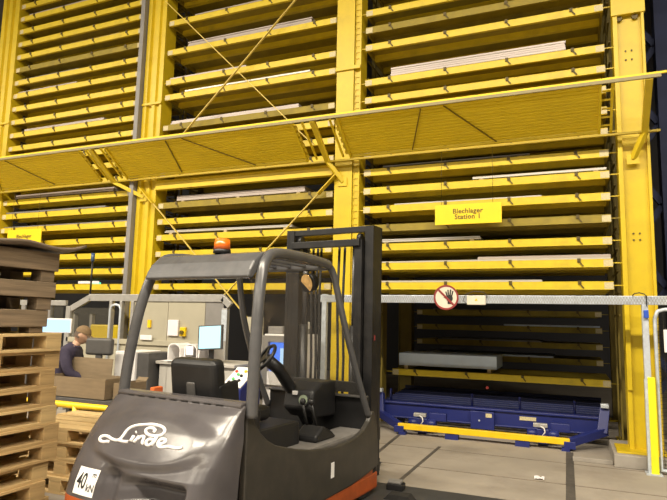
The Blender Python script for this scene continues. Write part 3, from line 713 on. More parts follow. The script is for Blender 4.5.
# seat
st = MB(); st.box(-.25, .25, .30, .78, .80, .92); st.build('seat_cushion', BLK, T, bevel=.05, seg=4)
bk = MB(); Mx = Matrix.Translation((-.02, .22, .90)) @ Matrix.Rotation(math.radians(8), 4, 'X')
bk.box(-.225, .225, -.06, .08, 0, .40, Mx); bo = bk.build('seat_back', BLK, T, bevel=.05, seg=4)
bk = MB(); bk.box(-.04, .04, -.075, -.055, .06, .24, Mx); bk.build('back_groove', DRK, bo, bevel=.01)
wg = MB(); wg.box(.19, .235, -.02, .20, -.02, .22, Mx); wg.build('seat_side_bolster', BLK, bo, bevel=.03, seg=3)
# steering
wc = Vector((-.05, 1.06, 1.26)); nrm = Vector((-.45, -.66, .60)).normalized(); a = nrm.orthogonal().normalized(); b = nrm.cross(a)
wheel = MB(); wheel.tube([wc + (a * math.cos(2 * PI * i / 32) + b * math.sin(2 * PI * i / 32)) * .130 for i in range(32)], .016, 10, True)
for k in (0, 2.1, 4.2): wheel.bar(wc, wc + (a * math.cos(k) + b * math.sin(k)) * .125, .03, .014, nrm)
wheel.cyl(wc - nrm * .03, wc + nrm * .012, .045, 18); wheel.build('steering_wheel', BLK, T)
MB().tube([wc - nrm * .02, wc - nrm * .16, (-.02, 1.45, .95), (0, 1.72, .62)], .055, 12).build('steering_column', BLK, T)
d = MB().prism([(1.36, .80), (1.40, .96), (1.55, 1.03), (1.82, 1.03), (1.82, .70), (1.48, .72)], -.06, .25, 'x').build('dashboard', BLK, T, bevel=.03, seg=3)
gc = Vector((.17, 1.365, .885)); gn = Vector((.1, -.98, .22)).normalized()
MB().cyl(gc - gn * .02, gc + gn * .012, .055, 24).build('gauge_bezel', BLK, d); MB().cyl(gc + gn * .012, gc + gn * .016, .043, 24).build('gauge_dial', mat('dial', (.20, .24, .17), .4), d)
MB().box(.04, .085, 1.37, 1.40, .92, .955).build('switch_panel', WHT, d, bevel=.003)
# hydraulic levers on the right wheel box
lc = MB().prism([(1.05, .60), (1.05, .65), (1.18, .72), (1.32, .66), (1.40, .60)], .29, .50, 'x').build('lever_console', BLK, T, bevel=.02)
for x, dy in ((.33, .0), (.40, .03)):
    lv = MB(); lv.cyl((x, 1.18 + dy, .70), (x - .02, 1.13 + dy, .90), .012, 10); lo = lv.build('lever', BLK, T)
    MB().ball((x - .02, 1.13 + dy, .91), .028, 14, 10).build('knob', BLK, lo)
eb = MB().cyl((.33, .84, .60), (.33, .84, .63), .02, 14).build('emergency_button_stem', WHT, T)
MB().cyl((.33, .84, .63), (.33, .84, .665), .038, 16, .034).build('emergency_button', REDO, T)
# work lamp under the roof
wl = MB(); wl.cyl((.30, 1.26, 1.93), (.28, 1.19, 1.92), .075, 22, .085); wo = wl.build('work_lamp', BLKM, T); MB().cyl((.28, 1.19, 1.92), (.2785, 1.186, 1.919), .078, 22).build('lamp_glass', mat('lamp_reflector', (.65, .45, .2), .12, metal=.9, var=.3, scale=30), wo)
MB().cyl((.30, 1.25, 1.98), (.30, 1.27, 2.05), .012, 8).build('lamp_stalk', BLKM, wo)
# mast
ms = MB()
MC = -.02
for s in (-1, 1):
    ms = MB(); x0, x1 = MC + s * .525, MC + s * .43
    ms.box(min(x0, x0 - s * .03), max(x0, x0 - s * .03), 2.06, 2.26, .10, 2.56); ms.box(min(x0, x1), max(x0, x1), 2.06, 2.085, .10, 2.56); ms.box(min(x0, x1), max(x0, x1), 2.235, 2.26, .10, 2.56)
    ms.build('outer_mast_rail', BLKM, T, bevel=.004)
MB().box(MC - .525, MC + .525, 2.07, 2.13, 2.50, 2.56).build('outer_mast_crossbar', BLKM, T, bevel=.004)
MB().box(MC - .525, MC + .525, 2.1, 2.16, .35, .47).build('outer_mast_crossbar', BLKM, T, bevel=.004)
for s in (-1, 1):
    im = MB(); x0, x1 = MC + s * .415, MC + s * .33
    im.box(min(x0, x0 - s * .025), max(x0, x0 - s * .025), 2.02, 2.20, .14, 2.42); im.box(min(x0, x1), max(x0, x1), 2.02, 2.045, .14, 2.42)
    im.build('inner_mast_rail', BLKM, T, bevel=.004)
    MB().cyl((MC + s * .30, 2.10, .12), (MC + s * .30, 2.10, 1.55), .045, 16).build('lift_cylinder', BLKM, T)
    MB().cyl((MC + s * .30, 2.10, 1.55), (MC + s * .30, 2.10, 2.38), .028, 14).build('piston_rod', GUARD, T)
MB().box(MC - .42, MC + .40, 1.99, 2.05, 2.35, 2.42).build('inner_mast_crossbar', BLKM, T, bevel=.004)
MB().box(MC - .44, MC + .44, 2.0, 2.05, .9, 1.0).build('inner_mast_crossbar', BLKM, T, bevel=.004)
for x in (MC - .36, MC + .36): MB().cyl((x - .02, 2.10, 2.44), (x + .02, 2.10, 2.44), .05, 18).build('chain_pulley', BLKM, T)
for x, dy in ((MC - .22, 0), (MC - .17, .01), (MC - .12, .0), (MC + .10, 0), (MC + .16, .01)): MB().tube([(x, 2.12 + dy, .4), (x + .01, 2.12 + dy, 1.2), (x - .01, 2.12 + dy, 1.8), (x, 2.13 + dy, 2.36)], .014, 8).build('hose', RUB, T)
for s in (-1, 1): MB().box(MC + s * .31 - .02, MC + s * .31 + .02, 2.155, 2.165, .5, 2.45).build('lift_chain', BLKM, T)
cr = MB(); cr.box(MC - .5, MC + .5, 2.28, 2.33, .12, .24); cr.box(MC - .5, MC + .5, 2.28, 2.33, .42, .54); cr.box(MC - .4, MC - .3, 2.26, 2.30, .12, .54); cr.box(MC + .3, MC + .4, 2.26, 2.30, .12, .54)
cr.build('fork_carriage', BLKM, T)
for s in (-1, 1): MB().prism([(2.33, .02), (2.95, .02), (3.0, .03), (2.38, .065), (2.375, .56), (2.33, .56)], MC + s * .16 - .06, MC + s * .16 + .06, 'x').build('fork', BLKM, T)
MB().box(MC + .526, MC + .530, 2.10, 2.125, 1.41, 1.46).build('reflector', RED, T)
for x, y, rr in ((-.50, 1.78, .24), (.50, 1.78, .24), (-.42, .15, .20), (.42, .15, .20)):
    w = MB().cyl((x - .09, y, rr), (x + .09, y, rr), rr, 36).build('tyre', RUB, T, bevel=.02)
    MB().cyl((x - .095, y, rr), (x + .095, y, rr), rr * .6, 24).build('rim', ORG, w)

# ------------------------------------------------------------------ pallets
def pallet_parts(r, m_, L=1.2, W=.8):
    """EUR pallet, long side along y, front face towards +x"""
    xs = [-W + .05, -W / 2, -.05]
    for x, w in ((-W + .0725, .145), (-W / 2, .145), (-.0725, .145)):
        MB().box(x - w / 2, x + w / 2, 0, L, 0, .022).build('bottom_board', m_, r, bevel=.003)
        for y in (0, L / 2 - .0725, L - .145):
            MB().box(x - w / 2, x + w / 2, y, y + .145, .022, .10).build('block', m_, r, bevel=.003)
    for y in (0, L / 2 - .0725, L - .145): MB().box(-W, 0, y, y + .145, .10, .122).build('stringer_board', m_, r, bevel=.003)
    for x, w in ((-W + .0725, .145), (-W + .2225, .10), (-W / 2, .145), (-.2225, .10), (-.0725, .145)):
        MB().box(x - w / 2, x + w / 2, 0, L, .122, .144).build('deck_board', m_, r, bevel=.003)
random.seed(11)
proto = {}
PORD = ['topmost', 'second from top', 'third from top', 'fourth from top', 'fifth from top', 'sixth from top', 'seventh from top', 'fourth from bottom', 'third from bottom', 'second from bottom', 'bottom']
def place_pallet(kind, m_, loc, rz, label, group):
    if kind not in proto:
        p = thing('euro_pallet', label, 'pallet', loc, rz, group); pallet_parts(p, m_); proto[kind] = p; return p
    p = dup(proto[kind]); p.location = loc; p.rotation_euler = (0, 0, rz); tag(p, label, 'pallet', group); return p
jit = [.0, .02, -.02, .0, .01, .04, .03, -.02, -.05, .02]
jx = [.0, -.02, .01, -.01, .0, .015, .0, -.01, .02, .0]
for i in range(10):
    n = 9 - i      # height index from the floor
    kind, m_ = (('pale', WOODL) if i in (0, 4, 7) else ('brown', WOOD))
    place_pallet(kind, m_, (-3.90 + jx[i], 2.31 + jit[i], n * .1445), math.radians(random.uniform(-1.5, 1.5)),
                 '%s wooden pallet in the tall stack at left edge, %s below the old heavy pallets' % (('pale' if kind == 'pale' else 'brown'), ORD[i + 1]), 'tall pallet stack')
for i in range(4):
    kind, m_ = ('pale', WOODL)
    place_pallet(kind, m_, (-4.92 + .015 * (i % 2), 3.93 + .015 * (i % 3), i * .1445), math.radians(-89 + 1.5 * (i % 2)),
                 'pale wooden pallet in the low stack between forklift and tall stack, %s from floor' % ORD[i + 1], 'low pallet stack')
# heavy old pallets on top of the tall stack
def heavy(label, z0, zs, z1, y1, rz=0., m_=WOODD, planks=3):
    r = thing('heavy_pallet', label, 'pallet', (-3.92, y1 - 1.25, z0), rz, 'old heavy pallets on the tall stack')
    for y in (.02, .52, 1.10):
        for x in (-.14, -.5, -.86): MB().box(x, x + .12, y, y + .13, 0, zs - z0).build('block', m_, r, bevel=.006)
    h = (z1 - zs)
    MB().box(-.03, .0, 0, 1.25, zs - z0, z1 - z0).build('side_board', m_, r, bevel=.006)
    MB().box(-.9, -.87, 0, 1.25, zs - z0, z1 - z0).build('side_board', m_, r, bevel=.006)
    for i in range(7): MB().box(-.87, -.03, .01 + i * .178, .165 + i * .178, z1 - z0 - .03, z1 - z0 - .004 * (i % 2)).build('deck_board', m_, r, bevel=.004)
    for y in (0, 1.21): MB().box(-.87, -.03, y, y + .04, zs - z0, z1 - z0 - .03).build('end_board', m_, r, bevel=.005)
    return r
heavy('old grey-brown heavy pallet lying directly on the pale pallets', 1.446, 1.495, 1.63, 3.39, .01)
heavy('old grey-brown heavy pallet, middle one of the three on the stack', 1.632, 1.73, 1.855, 3.42, -.015)
heavy('old grey-brown heavy pallet, uppermost of the three under the dark sheet', 1.857, 1.95, 2.10, 3.46, .01)
s = MB()
s.grid(lambda i, j: Vector((-.95 + 1.0 * i / 10, -1.2 + 1.52 * j / 24, .015 * math.sin(i * .6) + .03 * sstep(.93, 1, j / 24) + .012 * math.sin(j * .7 + i) + .055)), 11, 25)
o = s.build('cover_sheet', mat('hardboard', (.16, .12, .085), .6, var=.2, scale=6, dirt=(.07, .055, .04), dirt_amt=.5)); md = o.modifiers.new('t', 'SOLIDIFY'); md.thickness = .025
o.location = (-3.90, 3.33, 2.105); tag(o, 'dark warped hardboard sheet with pale edge on top of the pallet stack', 'sheet')

# ------------------------------------------------------------------ yellow floor rail, boxes, work place
r = thing('safety_rail', 'low yellow tubular barrier behind the small pallet stack', 'barrier', (-5.1, 4.84, 0))
MB().tube([(-1.1, 0, .0), (-1.1, 0, .55), (-1.06, 0, .59), (-1.0, 0, .60), (.9, 0, .60), (.96, 0, .59), (1.0, 0, .55), (1.0, 0, 0)], .035, 14).build('hoop', YELR, r)
MB().cyl((.02, 0, 0), (.02, 0, .60), .035, 14).build('upright', YELR, r)
for x in (-1.1, .02, 1.0): MB().box(x - .08, x + .08, -.08, .08, 0, .012).build('foot_plate', YELR, r)
# dark table below the boxes
r = thing('packing_table', 'dark low table under the cardboard boxes', 'table', (-5.3, 5.15, 0))
MB().box(-.715, 1.2, 0, .46, .57, .615).build('table_top', DRK, r, bevel=.005)
for x in (-.69, 1.1):
    for y in (.03, .40): MB().box(x, x + .06, y, y + .05, 0, .57).build('leg', DRK, r)
MB().box(-.69, 1.1, .1, .42, .12, .15).build('shelf', DRK, r)
def carton(label, loc, w, d, h, flaps, rz=0):
    r = thing('cardboard_box', label, 'box', loc, rz, 'cardboard boxes on the dark table')
    t = .008; b = MB(); b.box(0, w, 0, t, 0, h); b.box(0, w, d - t, d, 0, h); b.box(0, t, t, d - t, 0, h); b.box(w - t, w, t, d - t, 0, h); b.box(0, w, 0, d, 0, t)
    b.build('body', CARD, r)
    for side, ln, ang in flaps:
        f = MB()
        if side == 'back': M_ = Matrix.Translation((0, d, h)) @ Matrix.Rotation(math.radians(ang), 4, 'X'); f.box(.01, w * (.70 if w > .5 else .95), -.004, .004, 0, ln, M_)
        if side == 'front': M_ = Matrix.Translation((0, 0, h)) @ Matrix.Rotation(math.radians(ang), 4, 'X'); f.box(.01, w - .01, -.004, .004, 0, ln, M_)
        if side == 'left': M_ = Matrix.Translation((0, 0, h)) @ Matrix.Rotation(math.radians(ang), 4, 'Y'); f.box(-.004, .004, .01, d - .01, 0, ln, M_)
        if side == 'right': M_ = Matrix.Translation((w, 0, h)) @ Matrix.Rotation(math.radians(ang), 4, 'Y'); f.box(-.004, .004, .01, d - .01, 0, ln, M_)
        f.build('flap', CARD, r)
    return r
carton('wide open cardboard box with raised back flap beside the worker', (-6.0, 5.18, .616), .99, .40, .24, [('back', .20, -4)])
carton('smaller cardboard box right of the wide open one', (-4.94, 5.24, .616), .17, .36, .20, [('back', .06, -50)])

# machine enclosure with acrylic panels
E_ = thing('machine_enclosure', 'aluminium framed machine enclosure with clear panels behind the work place', 'enclosure', (-6.2, 7.32, 0))
MB().box(-1.35, 1.35, -.02, .04, 1.835, 1.95).build('top_rail', ALU, E_, bevel=.006)
MB().bar((-1.33, .01, 1.90), (-1.80, .01, 1.68), .06, .10).build('corner_rail', ALU, E_, bevel=.006)
MB().bar((1.32, .01, 1.90), (1.46, .01, 1.78), .06, .10).build('corner_rail', ALU, E_, bevel=.006)
for x, w in ((-1.80, .10), (-.86, .05), (-.64, .05), (-.40, .06), (1.38, .09)): MB().box(x - w / 2, x + w / 2, -.03, .05, 0, 1.84 if abs(x) < 1.3 else 1.74).build('post', ALU, E_, bevel=.005)
MB().box(1.335, 1.345 + .085, -.036, -.03, 1.25, 1.72).build('post_strip', SILV, E_)
MB().tube([(-.86, -.02, .3), (-.86, -.02, 1.70), (-.83, -.02, 1.76), (-.75, -.02, 1.78), (-.67, -.02, 1.76), (-.64, -.02, 1.70), (-.64, -.02, .3)], .022, 8).build('arched_frame', SILV, E_)
MB().box(-1.80, 1.38, -.03, .05, 1.14, 1.22).build('middle_rail', BEIGE, E_, bevel=.005)
MB().box(-1.78, -.40, 0, .02, .05, 1.14).build('lower_panel', BEIGE, E_)
MB().box(-.38, 1.36, 0, .02, .05, 1.14).build('lower_panel', BEIGE, E_)
MB().box(-1.76, -.88, .0, .008, 1.22, 1.72).build('clear_panel', PEXI, E_)
MB().box(-.38, .305, .0, .02, 1.22, 1.835).build('board_panel', BEIGE, E_); MB().box(.315, 1.01, .0, .02, 1.22, 1.835).build('board_panel', BEIGE, E_)
MB().box(1.02, 1.34, .0, .02, 1.22, 1.835).build('dark_panel', GREY, E_)
tag(MB().box(-5.86, -5.66, 7.285, 7.315, 1.30, 1.55).build('hanging_papers', PAPER, bevel=.01), 'white papers hanging on the beige enclosure panel', 'papers')
r = thing('emergency_stop', 'yellow box with dark stop button on the beige panel', 'switch', (-5.56, 7.27, 1.30))
MB().box(-.05, .05, 0, .045, 0, .14).build('housing', YELR, r, bevel=.006); MB().cyl((0, -.03, .06), (0, 0, .06), .032, 14).build('button', DARKH, r)
tag(MB().box(-6.265, -6.205, 7.29, 7.318, 1.42, 1.54).build('warning_label', YELR), 'small yellow label on the left of the beige panel', 'label')
tag(MB().box(-6.37, -6.14, 7.26, 7.285, 1.222, 1.30).build('socket_box', WHT, bevel=.005), 'small white box at the bottom of the beige panel', 'box')
r = thing('enclosure_wing', 'grey side wing of the machine enclosure behind the worker', 'enclosure', (-8.5, 7.32, 0))
MB().box(-1.2, .42, -.02, .04, 1.75, 1.84).build('top_rail', ALU, r, bevel=.006)
for x in (-.6, .02): MB().box(x - .05, x + .05, -.02, .04, 0, 1.75).build('post', GREY, r, bevel=.005)
MB().box(-.55, .36, 0, .008, 1.1, 1.75).build('clear_panel', PEXI, r); MB().box(-1.2, .38, 0, .02, .02, 1.1).build('lower_panel', DRK, r)
r = thing('stack_light', 'slim black signal light pole with blue top on the enclosure roof', 'signal light', (-7.72, 7.32, 1.951 - .10))
MB().cyl((0.17, 0, .10), (0.17, 0, .68), .016, 10).build('pole', BLK, r); MB().cyl((0.17, 0, .66), (0.17, 0, .80), .032, 14).build('light', mat('signal_blue', (.05, .10, .22), .3), r)
# machine parts seen through the clear panel
r = thing('machine_feed', 'dark machine with yellow cover seen through the clear panel', 'machine', (-8.3, 8.2, 0))
MB().box(-.7, .75, .1, .7, 0.02, 1.1).build('body', DRK, r); MB().box(-.1, .62, 0, .5, 1.12, 1.42).build('yellow_cover', YEL, r, bevel=.02); MB().box(-.8, .75, 0, .12, 1.62, 1.70).build('cross_bar', BLK, r)
for x in (-.55, -.12, .68): MB().box(x - .03, x + .03, .02, .1, 0, 1.65).build('upright', GREY, r)
# tall standing desk
r = thing('standing_desk', 'long high desk with grey top in front of the enclosure', 'desk', (-4.4, 6.1, 0))
DESKM = mat('desk_grey', (.48, .46, .42), .5, var=.05, scale=5)
MB().box(-.67, .55, 0, .7, .98, 1.02).build('desk_top', DESKM, r, bevel=.006)
m = MB(); m.grid(lambda i, j: Vector((-.50 - .15 * math.cos(PI * (i / 16 - .5)) * 1.0, .02 + .62 * i / 16, .98 * (1 - j))), 17, 2, True); m.build('rounded_end', DESKM, r)
MB().box(-.55, .5, .6, .65, .02, .98).build('back_panel', BEIGE, r); MB().box(-.62, .53, .03, .05, .02, .98).build('front_panel', DESKM, r)
for x in (-.5, .45): MB().box(x, x + .05, .05, .6, 0, .98).build('leg', GREY, r)
r = thing('white_cabinet', 'white cabinet with dark side panel left of the high desk', 'cabinet', (-5.62, 5.95, 0))
MB().box(0, .345, 0, .5, .02, 1.13).build('body', WHT, r, bevel=.01); MB().box(.35, .54, .03, .5, .02, 1.12).build('side_unit', DRK, r, bevel=.01)
MB().box(.02, .325, -.01, 0, .05, 1.1).build('door', WHT, r, bevel=.004); MB().box(.28, .30, -.025, -.01, .6, .75).build('handle', DRK, r)
# white curved paper trays, papers
for x, l in ((-5.04, 'white curved file holder on the high desk, leftmost of three'), (-4.77, 'white curved file holder on the high desk, middle of three'), (-4.54, 'white curved file holder on the high desk, nearest the monitor')):
    r = thing('file_holder', l, 'file holder', (x, 6.3, 1.021), 0, 'white curved file holders')
    poly = [(0, 0), (0, .16), (.015, .195), (.05, .22), (.11, .225), (.17, .205), (.205, .16), (.21, 0), (.20, 0), (.195, .155), (.165, .192), (.11, .212), (.05, .207), (.02, .17), (.01, 0)]
    m = MB(); m.prism(poly, 0, .28, 'y'); m.build('shell', WHT, r); MB().box(.012, .2, .25, .262, 0, .19).build('back_panel', WHT, r)
    if x == -4.77: MB().box(.03, .15, -.006, -.002, .08, .20).build('blue_note', PAPER, r)
m = MB(); random.seed(5)
for i in range(5):
    M_ = Matrix.Translation((-4.85 + .1 * i, 6.2, 1.0215 + .004 * i)) @ Matrix.Rotation(random.uniform(-.6, .6), 4, 'Z')
    tag(MB().box(-.15, .15, -.09, .11, 0, .003, M_).build('paper_sheet', PAPER), 'loose white paper sheet on the desk, %s of the fan from the left' % ORD[i + 1], 'paper', 'loose papers on the desk')
r = thing('monitor', 'flat monitor with bright pale screen on the high desk, above the forklift seat', 'monitor', (-4.28, 6.15, 1.021), math.radians(4))
MB().box(-.10, .10, -.02, .14, 0, .015).build('foot', BLK, r, bevel=.005); MB().box(-.03, .03, .06, .09, .015, .25).build('neck', BLK, r)
Mt = Matrix.Translation((0, .02, .17)) @ Matrix.Rotation(math.radians(-6), 4, 'X') @ Matrix.Rotation(math.radians(-4), 4, 'Y')
h = MB().box(-.175, .175, 0, .045, 0, .315, Mt).build('housing', DRK, r, bevel=.006); MB().box(-.155, .155, -.003, 0, .016, .298, Mt).build('screen', SCREEN, h)
# blue operator console
r = thing('operator_console', 'blue operator console with white sloping button panel', 'console', (-3.60, 5.62, 0), math.radians(-8))
MB().prism([(0, .02), (0, .80), (.30, 1.01), (.36, 1.01), (.36, .02)], -.14, .16, 'x').build('body', BLUE, r, bevel=.008)
Mp = Matrix.Translation((0, 0, .805)) @ Matrix.Rotation(math.atan2(.21, .30), 4, 'X')
pn = MB().box(-.13, .15, .01, .36, .0, .012, Mp).build('button_panel', WHP, r)
for i, (x, y, c) in enumerate(((-.08, .27, REDO), (-.02, .22, GREEN), (.04, .20, BLK), (-.04, .14, GREEN), (.06, .12, BLK), (-.06, .08, BLK), (.05, .28, YELR))):
    MB().cyl(Mp @ Vector((x, y, .012)), Mp @ Vector((x, y, .03)), .018, 12).build('push_button', c, pn)
tag(MB().prism([(-.04, 0), (.04, 0), (.03, .19), (-.03, .19)], 5.60, 5.75, 'y').build('orange_bin', mat('bin_orange', (.80, .16, .03), .5), loc=(-4.36, -.38, .616), bevel=.01), 'small orange bin beside the cardboard boxes', 'bin')
# second work place behind the centre
r = thing('terminal_cabinet', 'white terminal cabinet with glowing blue screen behind the steering wheel', 'terminal', (-3.49, 6.62, 0))
MB().box(-.28, .28, .06, .55, .02, 1.40).build('body', WHT, r, bevel=.01)
MB().box(-.29, -.19, 0, .06, .75, 1.38).build('bezel', GREY, r, bevel=.006); MB().box(.17, .29, 0, .06, .75, 1.38).build('bezel', WHT, r, bevel=.006); MB().box(-.19, .17, 0, .06, .75, .92).build('bezel', WHT, r); MB().box(-.19, .17, 0, .06, 1.30, 1.38).build('bezel', GREY, r)
sc = MB().box(-.17, .16, .03, .058, .92, 1.29).build('screen', SCREENB, r); MB().box(-.02, .15, .026, .03, .98, 1.22).build('window', SCREENW, sc)
for x, z0, z1, m_, l, nm in ((-3.66, 1.402, 1.50, GREY, 'grey carton on the terminal cabinet, left one', 'grey_case'), (-3.40, 1.402, 1.47, GREY, 'grey flat case on the terminal cabinet, right one', 'grey_case')):
    tag(MB().box(x - .10, x + .12, 6.75, 7.05, z0, z1).build(nm, m_, bevel=.01), l, 'case')
tag(MB().box(-3.50, -3.27, 6.77, 7.03, 1.472, 1.57).build('white_box', WHT, bevel=.008), 'white box on top of the grey case behind the windscreen', 'box')
r = thing('display_board', 'beige board on a stand right of the silver enclosure post', 'board', (-4.10, 6.98, 0))
MB().box(-.13, .13, 0, .02, 1.25, 1.62).build('panel', BEIGE, r); MB().box(-.02, .02, .02, .05, 0, 1.3).build('stand', ALU, r); MB().box(-.12, .12, -.1, .15, 0, .015).build('foot', ALU, r)
# things by the worker
r = thing('monitor', 'glowing pale blue monitor left of the worker beside the pallet stack', 'monitor', (-6.60, 5.80, .721), math.radians(30))
h = MB().box(-.23, .23, 0, .04, .62, .82).build('housing', WHT, r, bevel=.008); MB().box(-.215, .215, -.003, 0, .635, .805).build('screen', emit('screen_pale', (.45, .75, 1.0), 1.6), h)
MB().box(-.03, .03, .03, .06, .01, .66).build('neck', BLK, r); MB().box(-.12, .12, -.05, .15, 0, .012).build('foot', BLK, r)
r = thing('monitor', 'dark rounded monitor back in front of the worker', 'monitor', (-5.68, 5.70, .721), math.radians(12))
MB().box(-.19, .19, 0, .09, .36, .58).build('housing', DRK, r, bevel=.035, seg=4); MB().box(-.04, .04, .02, .06, .01, .40).build('neck', DRK, r); MB().box(-.12, .12, -.03, .12, 0, .012).build('foot', DRK, r)
r = thing('worktop', 'narrow grey worktop in front of the worker, behind the boxes', 'table', (-5.5, 5.63, 0))
MB().box(-.46, .44, 0, .29, .68, .72).build('table_top', GREY, r, bevel=.004)
for x in (-.44, .38): MB().box(x, x + .05, .02, .27, 0, .68).build('leg', GREY, r)
r = thing('side_table', 'small table under the glowing monitor left of the worker', 'table', (-6.62, 5.80, 0))
MB().box(-.24, .14, -.12, .26, .69, .72).build('table_top', GREY, r, bevel=.004); MB().cyl((-.05, .07, .0), (-.05, .07, .69), .035, 14).build('column', GREY, r); MB().cyl((-.05, .07, 0), (-.05, .07, .02), .17, 20).build('foot', GREY, r)
tag(MB().box(-9.62, -9.35, 9.3, 9.34, 2.165, 2.30).build('exit_sign', EXITG), 'green glowing sign seen between lowest trays of the left bay', 'sign')
tag(MB().box(-8.35, -7.85, 7.79, 7.80, 2.165, 2.21).build('white_tag', PAPER), 'pale strip on the lowest tray of the left bay', 'tag')

# ------------------------------------------------------------------ the worker
def skin_mesh(name, verts, edges, radii, root=0, sub=2):
    me = bpy.data.meshes.new(name); me.from_pydata(verts, edges, [])
    o = bpy.data.objects.new(name, me); COL.objects.link(o)
    o.modifiers.new('s', 'SKIN').use_smooth_shade = True
    for i, rr in enumerate(radii):
        rr = rr if isinstance(rr, tuple) else (rr, rr)
        me.skin_vertices[0].data[i].radius = rr; me.skin_vertices[0].data[i].use_root = (i == root)
    sb = o.modifiers.new('u', 'SUBSURF'); sb.levels = sub; sb.render_levels = sub
    bpy.context.view_layer.update()
    m2 = bpy.data.meshes.new_from_object(o.evaluated_get(bpy.context.evaluated_depsgraph_get()))
    bpy.data.objects.remove(o); m2.name = name
    return m2
st_ = thing('work_stool', 'round black stool under the seated worker', 'stool', (-6.26, 5.61, 0))
MB().cyl((0, 0, .50), (0, 0, .555), .17, 24).build('seat', BLK, st_, bevel=.015); MB().cyl((0, 0, .04), (0, 0, .5), .03, 12).build('column', GREY, st_); MB().cyl((0, 0, 0), (0, 0, .04), .2, 24, .12).build('base', BLK, st_)
# local frame: +y is the facing direction, x to the person's right; leaning over the worktop
P_ = thing('person', 'person in dark jacket and tan cap sitting bent over the worktop', 'person', (-6.24, 5.62, 0), math.radians(-62))
DZ = .24
def lw(L): return [(a, b, c - DZ) for a, b, c in L]
V = lw([(0, 0, .93), (0, .02, 1.10), (0, .09, 1.27), (0, .155, 1.37), (0, .19, 1.44), (0, .215, 1.50)])      # pelvis..neck..head base
R_ = [(.15, .11), (.15, .11), (.17, .12), (.12, .09), (.052, .055), (.055, .06)]
Eg = [(0, 1), (1, 2), (2, 3), (3, 4), (4, 5)]
def chain(start, pts, rad):
    prev = start
    for p, rr in zip(pts, rad):
        V.append(p); R_.append(rr); Eg.append((prev, len(V) - 1)); prev = len(V) - 1
    return prev
for s in (-1, 1):
    w = chain(3, lw([(s * .19, .13, 1.34), (s * .235, .17, 1.20), (s * .24, .22, 1.09), (s * .20, .36, 1.03), (s * .17, .47, 1.0), (s * .165, .52, .995)]), [.062, .052, .045, .04, .03, .032])
    for k, (dx, ln) in enumerate(((-.032, .075), (-.011, .085), (.011, .08), (.030, .062))):
        chain(w, lw([(s * (.165 + dx * .8), .555, .995), (s * (.165 + dx), .585, .985), (s * (.165 + dx * 1.1), .555 + ln * .75, .975)]), [.010, .009, .007])
    chain(w, lw([(s * .125, .535, .985), (s * .115, .565, .978)]), [.011, .009])
    chain(0, [(s * .10, .10, .66), (s * .12, .44, .58), (s * .12, .40, .12), (s * .12, .44, .05), (s * .12, .56, .035)], [.095, .062, .045, .042, .035])
body = skin_mesh('body', V, Eg, R_)
bm = bmesh.new(); bm.from_mesh(body)
hm = MB(); HC = Vector((0, .265, 1.565 - DZ))
def head(i, j, nu=24, nv=18):
    th = PI * j / (nv - 1); ph = 2 * PI * i / nu
    d = Vector((math.sin(th) * math.cos(ph), math.sin(th) * math.sin(ph), -math.cos(th)))
    rx, ry, rz = .075, .095, .118
    p = Vector((d.x * rx, d.y * ry, d.z * rz))
    if p.z < 0: p.x *= 1 + p.z * 2.2
    if d.y > .9 and abs(d.z + .1) < .25: p.y += .024 * (1 - abs(d.z + .1) / .25)       # nose
    if d.y > .8 and abs(d.z - .12) < .12 and abs(d.x) > .25: p.y -= .008                 # eye sockets
    if d.y > .85 and abs(d.z + .55) < .1: p.y += .006                                    # lips
    if abs(d.x) > .93 and abs(d.z) < .3: p.x *= 1.14                                      # ears
    return p
tilt = Matrix.Translation(HC) @ Matrix.Rotation(math.radians(-22), 4, 'X')
hm.grid(lambda i, j: tilt @ head(i, j), 24, 18, True, True)
tmp = bpy.data.meshes.new('h'); tmp.from_pydata([tuple(p) for p in hm.v], [], hm.f); bm.from_mesh(tmp); bmesh.ops.remove_doubles(bm, verts=bm.verts, dist=1e-4)
for f in bm.faces: f.smooth = True
bm.to_mesh(body); bm.free(); body.materials.clear(); body.materials.append(SKIN)
bo = bpy.data.objects.new('body', body); COL.objects.link(bo); bo.parent = P_
jv = lw([(0, 0, .86), (0, .02, 1.10), (0, .085, 1.27), (0, .15, 1.375), (0, .18, 1.43), (0, .19, 1.452)]); jr = [(.19, .15), (.19, .15), (.21, .165), (.17, .14), (.092, .092), (.085, .085)]; je = [(0, 1), (1, 2), (2, 3), (3, 4), (4, 5)]
V, R_, Eg = jv, jr, je
for s in (-1, 1): chain(3, lw([(s * .195, .13, 1.345), (s * .24, .17, 1.20), (s * .245, .22, 1.085), (s * .20, .36, 1.03), (s * .175, .45, 1.005)]), [.09, .075, .068, .060, .05])
jm = skin_mesh('jacket', V, Eg, R_); jm.materials.clear(); jm.materials.append(JACK); o = bpy.data.objects.new('jacket', jm); COL.objects.link(o); o.parent = P_
V, R_, Eg = [(0, 0, .70), (0, .02, .64)], [(.16, .13), (.165, .13)], [(0, 1)]
for s in (-1, 1): chain(1, [(s * .10, .12, .655), (s * .12, .45, .585), (s * .12, .40, .14)], [.108, .078, .064])
tm = skin_mesh('trousers', V, Eg, R_); tm.materials.clear(); tm.materials.append(TROU); o = bpy.data.objects.new('trousers', tm); COL.objects.link(o); o.parent = P_
for s in (-1, 1):
    MB().ball((s * .12, .50, .045), .06, 16, 10, (.85, 2.1, .72)).build('shoe', BLK, P_)
    MB().ball(tilt @ Vector((s * .028, .085, .016)), .011, 10, 8).build('eye', WHP, P_)
c = MB(); c.grid(lambda i, j: tilt @ Vector((.083 * math.cos(2 * PI * i / 24) * math.cos(PI / 2 * j / 8), -.004 + .104 * math.sin(2 * PI * i / 24) * math.cos(PI / 2 * j / 8), .035 + .10 * math.sin(PI / 2 * j / 8))), 24, 9, True, True)
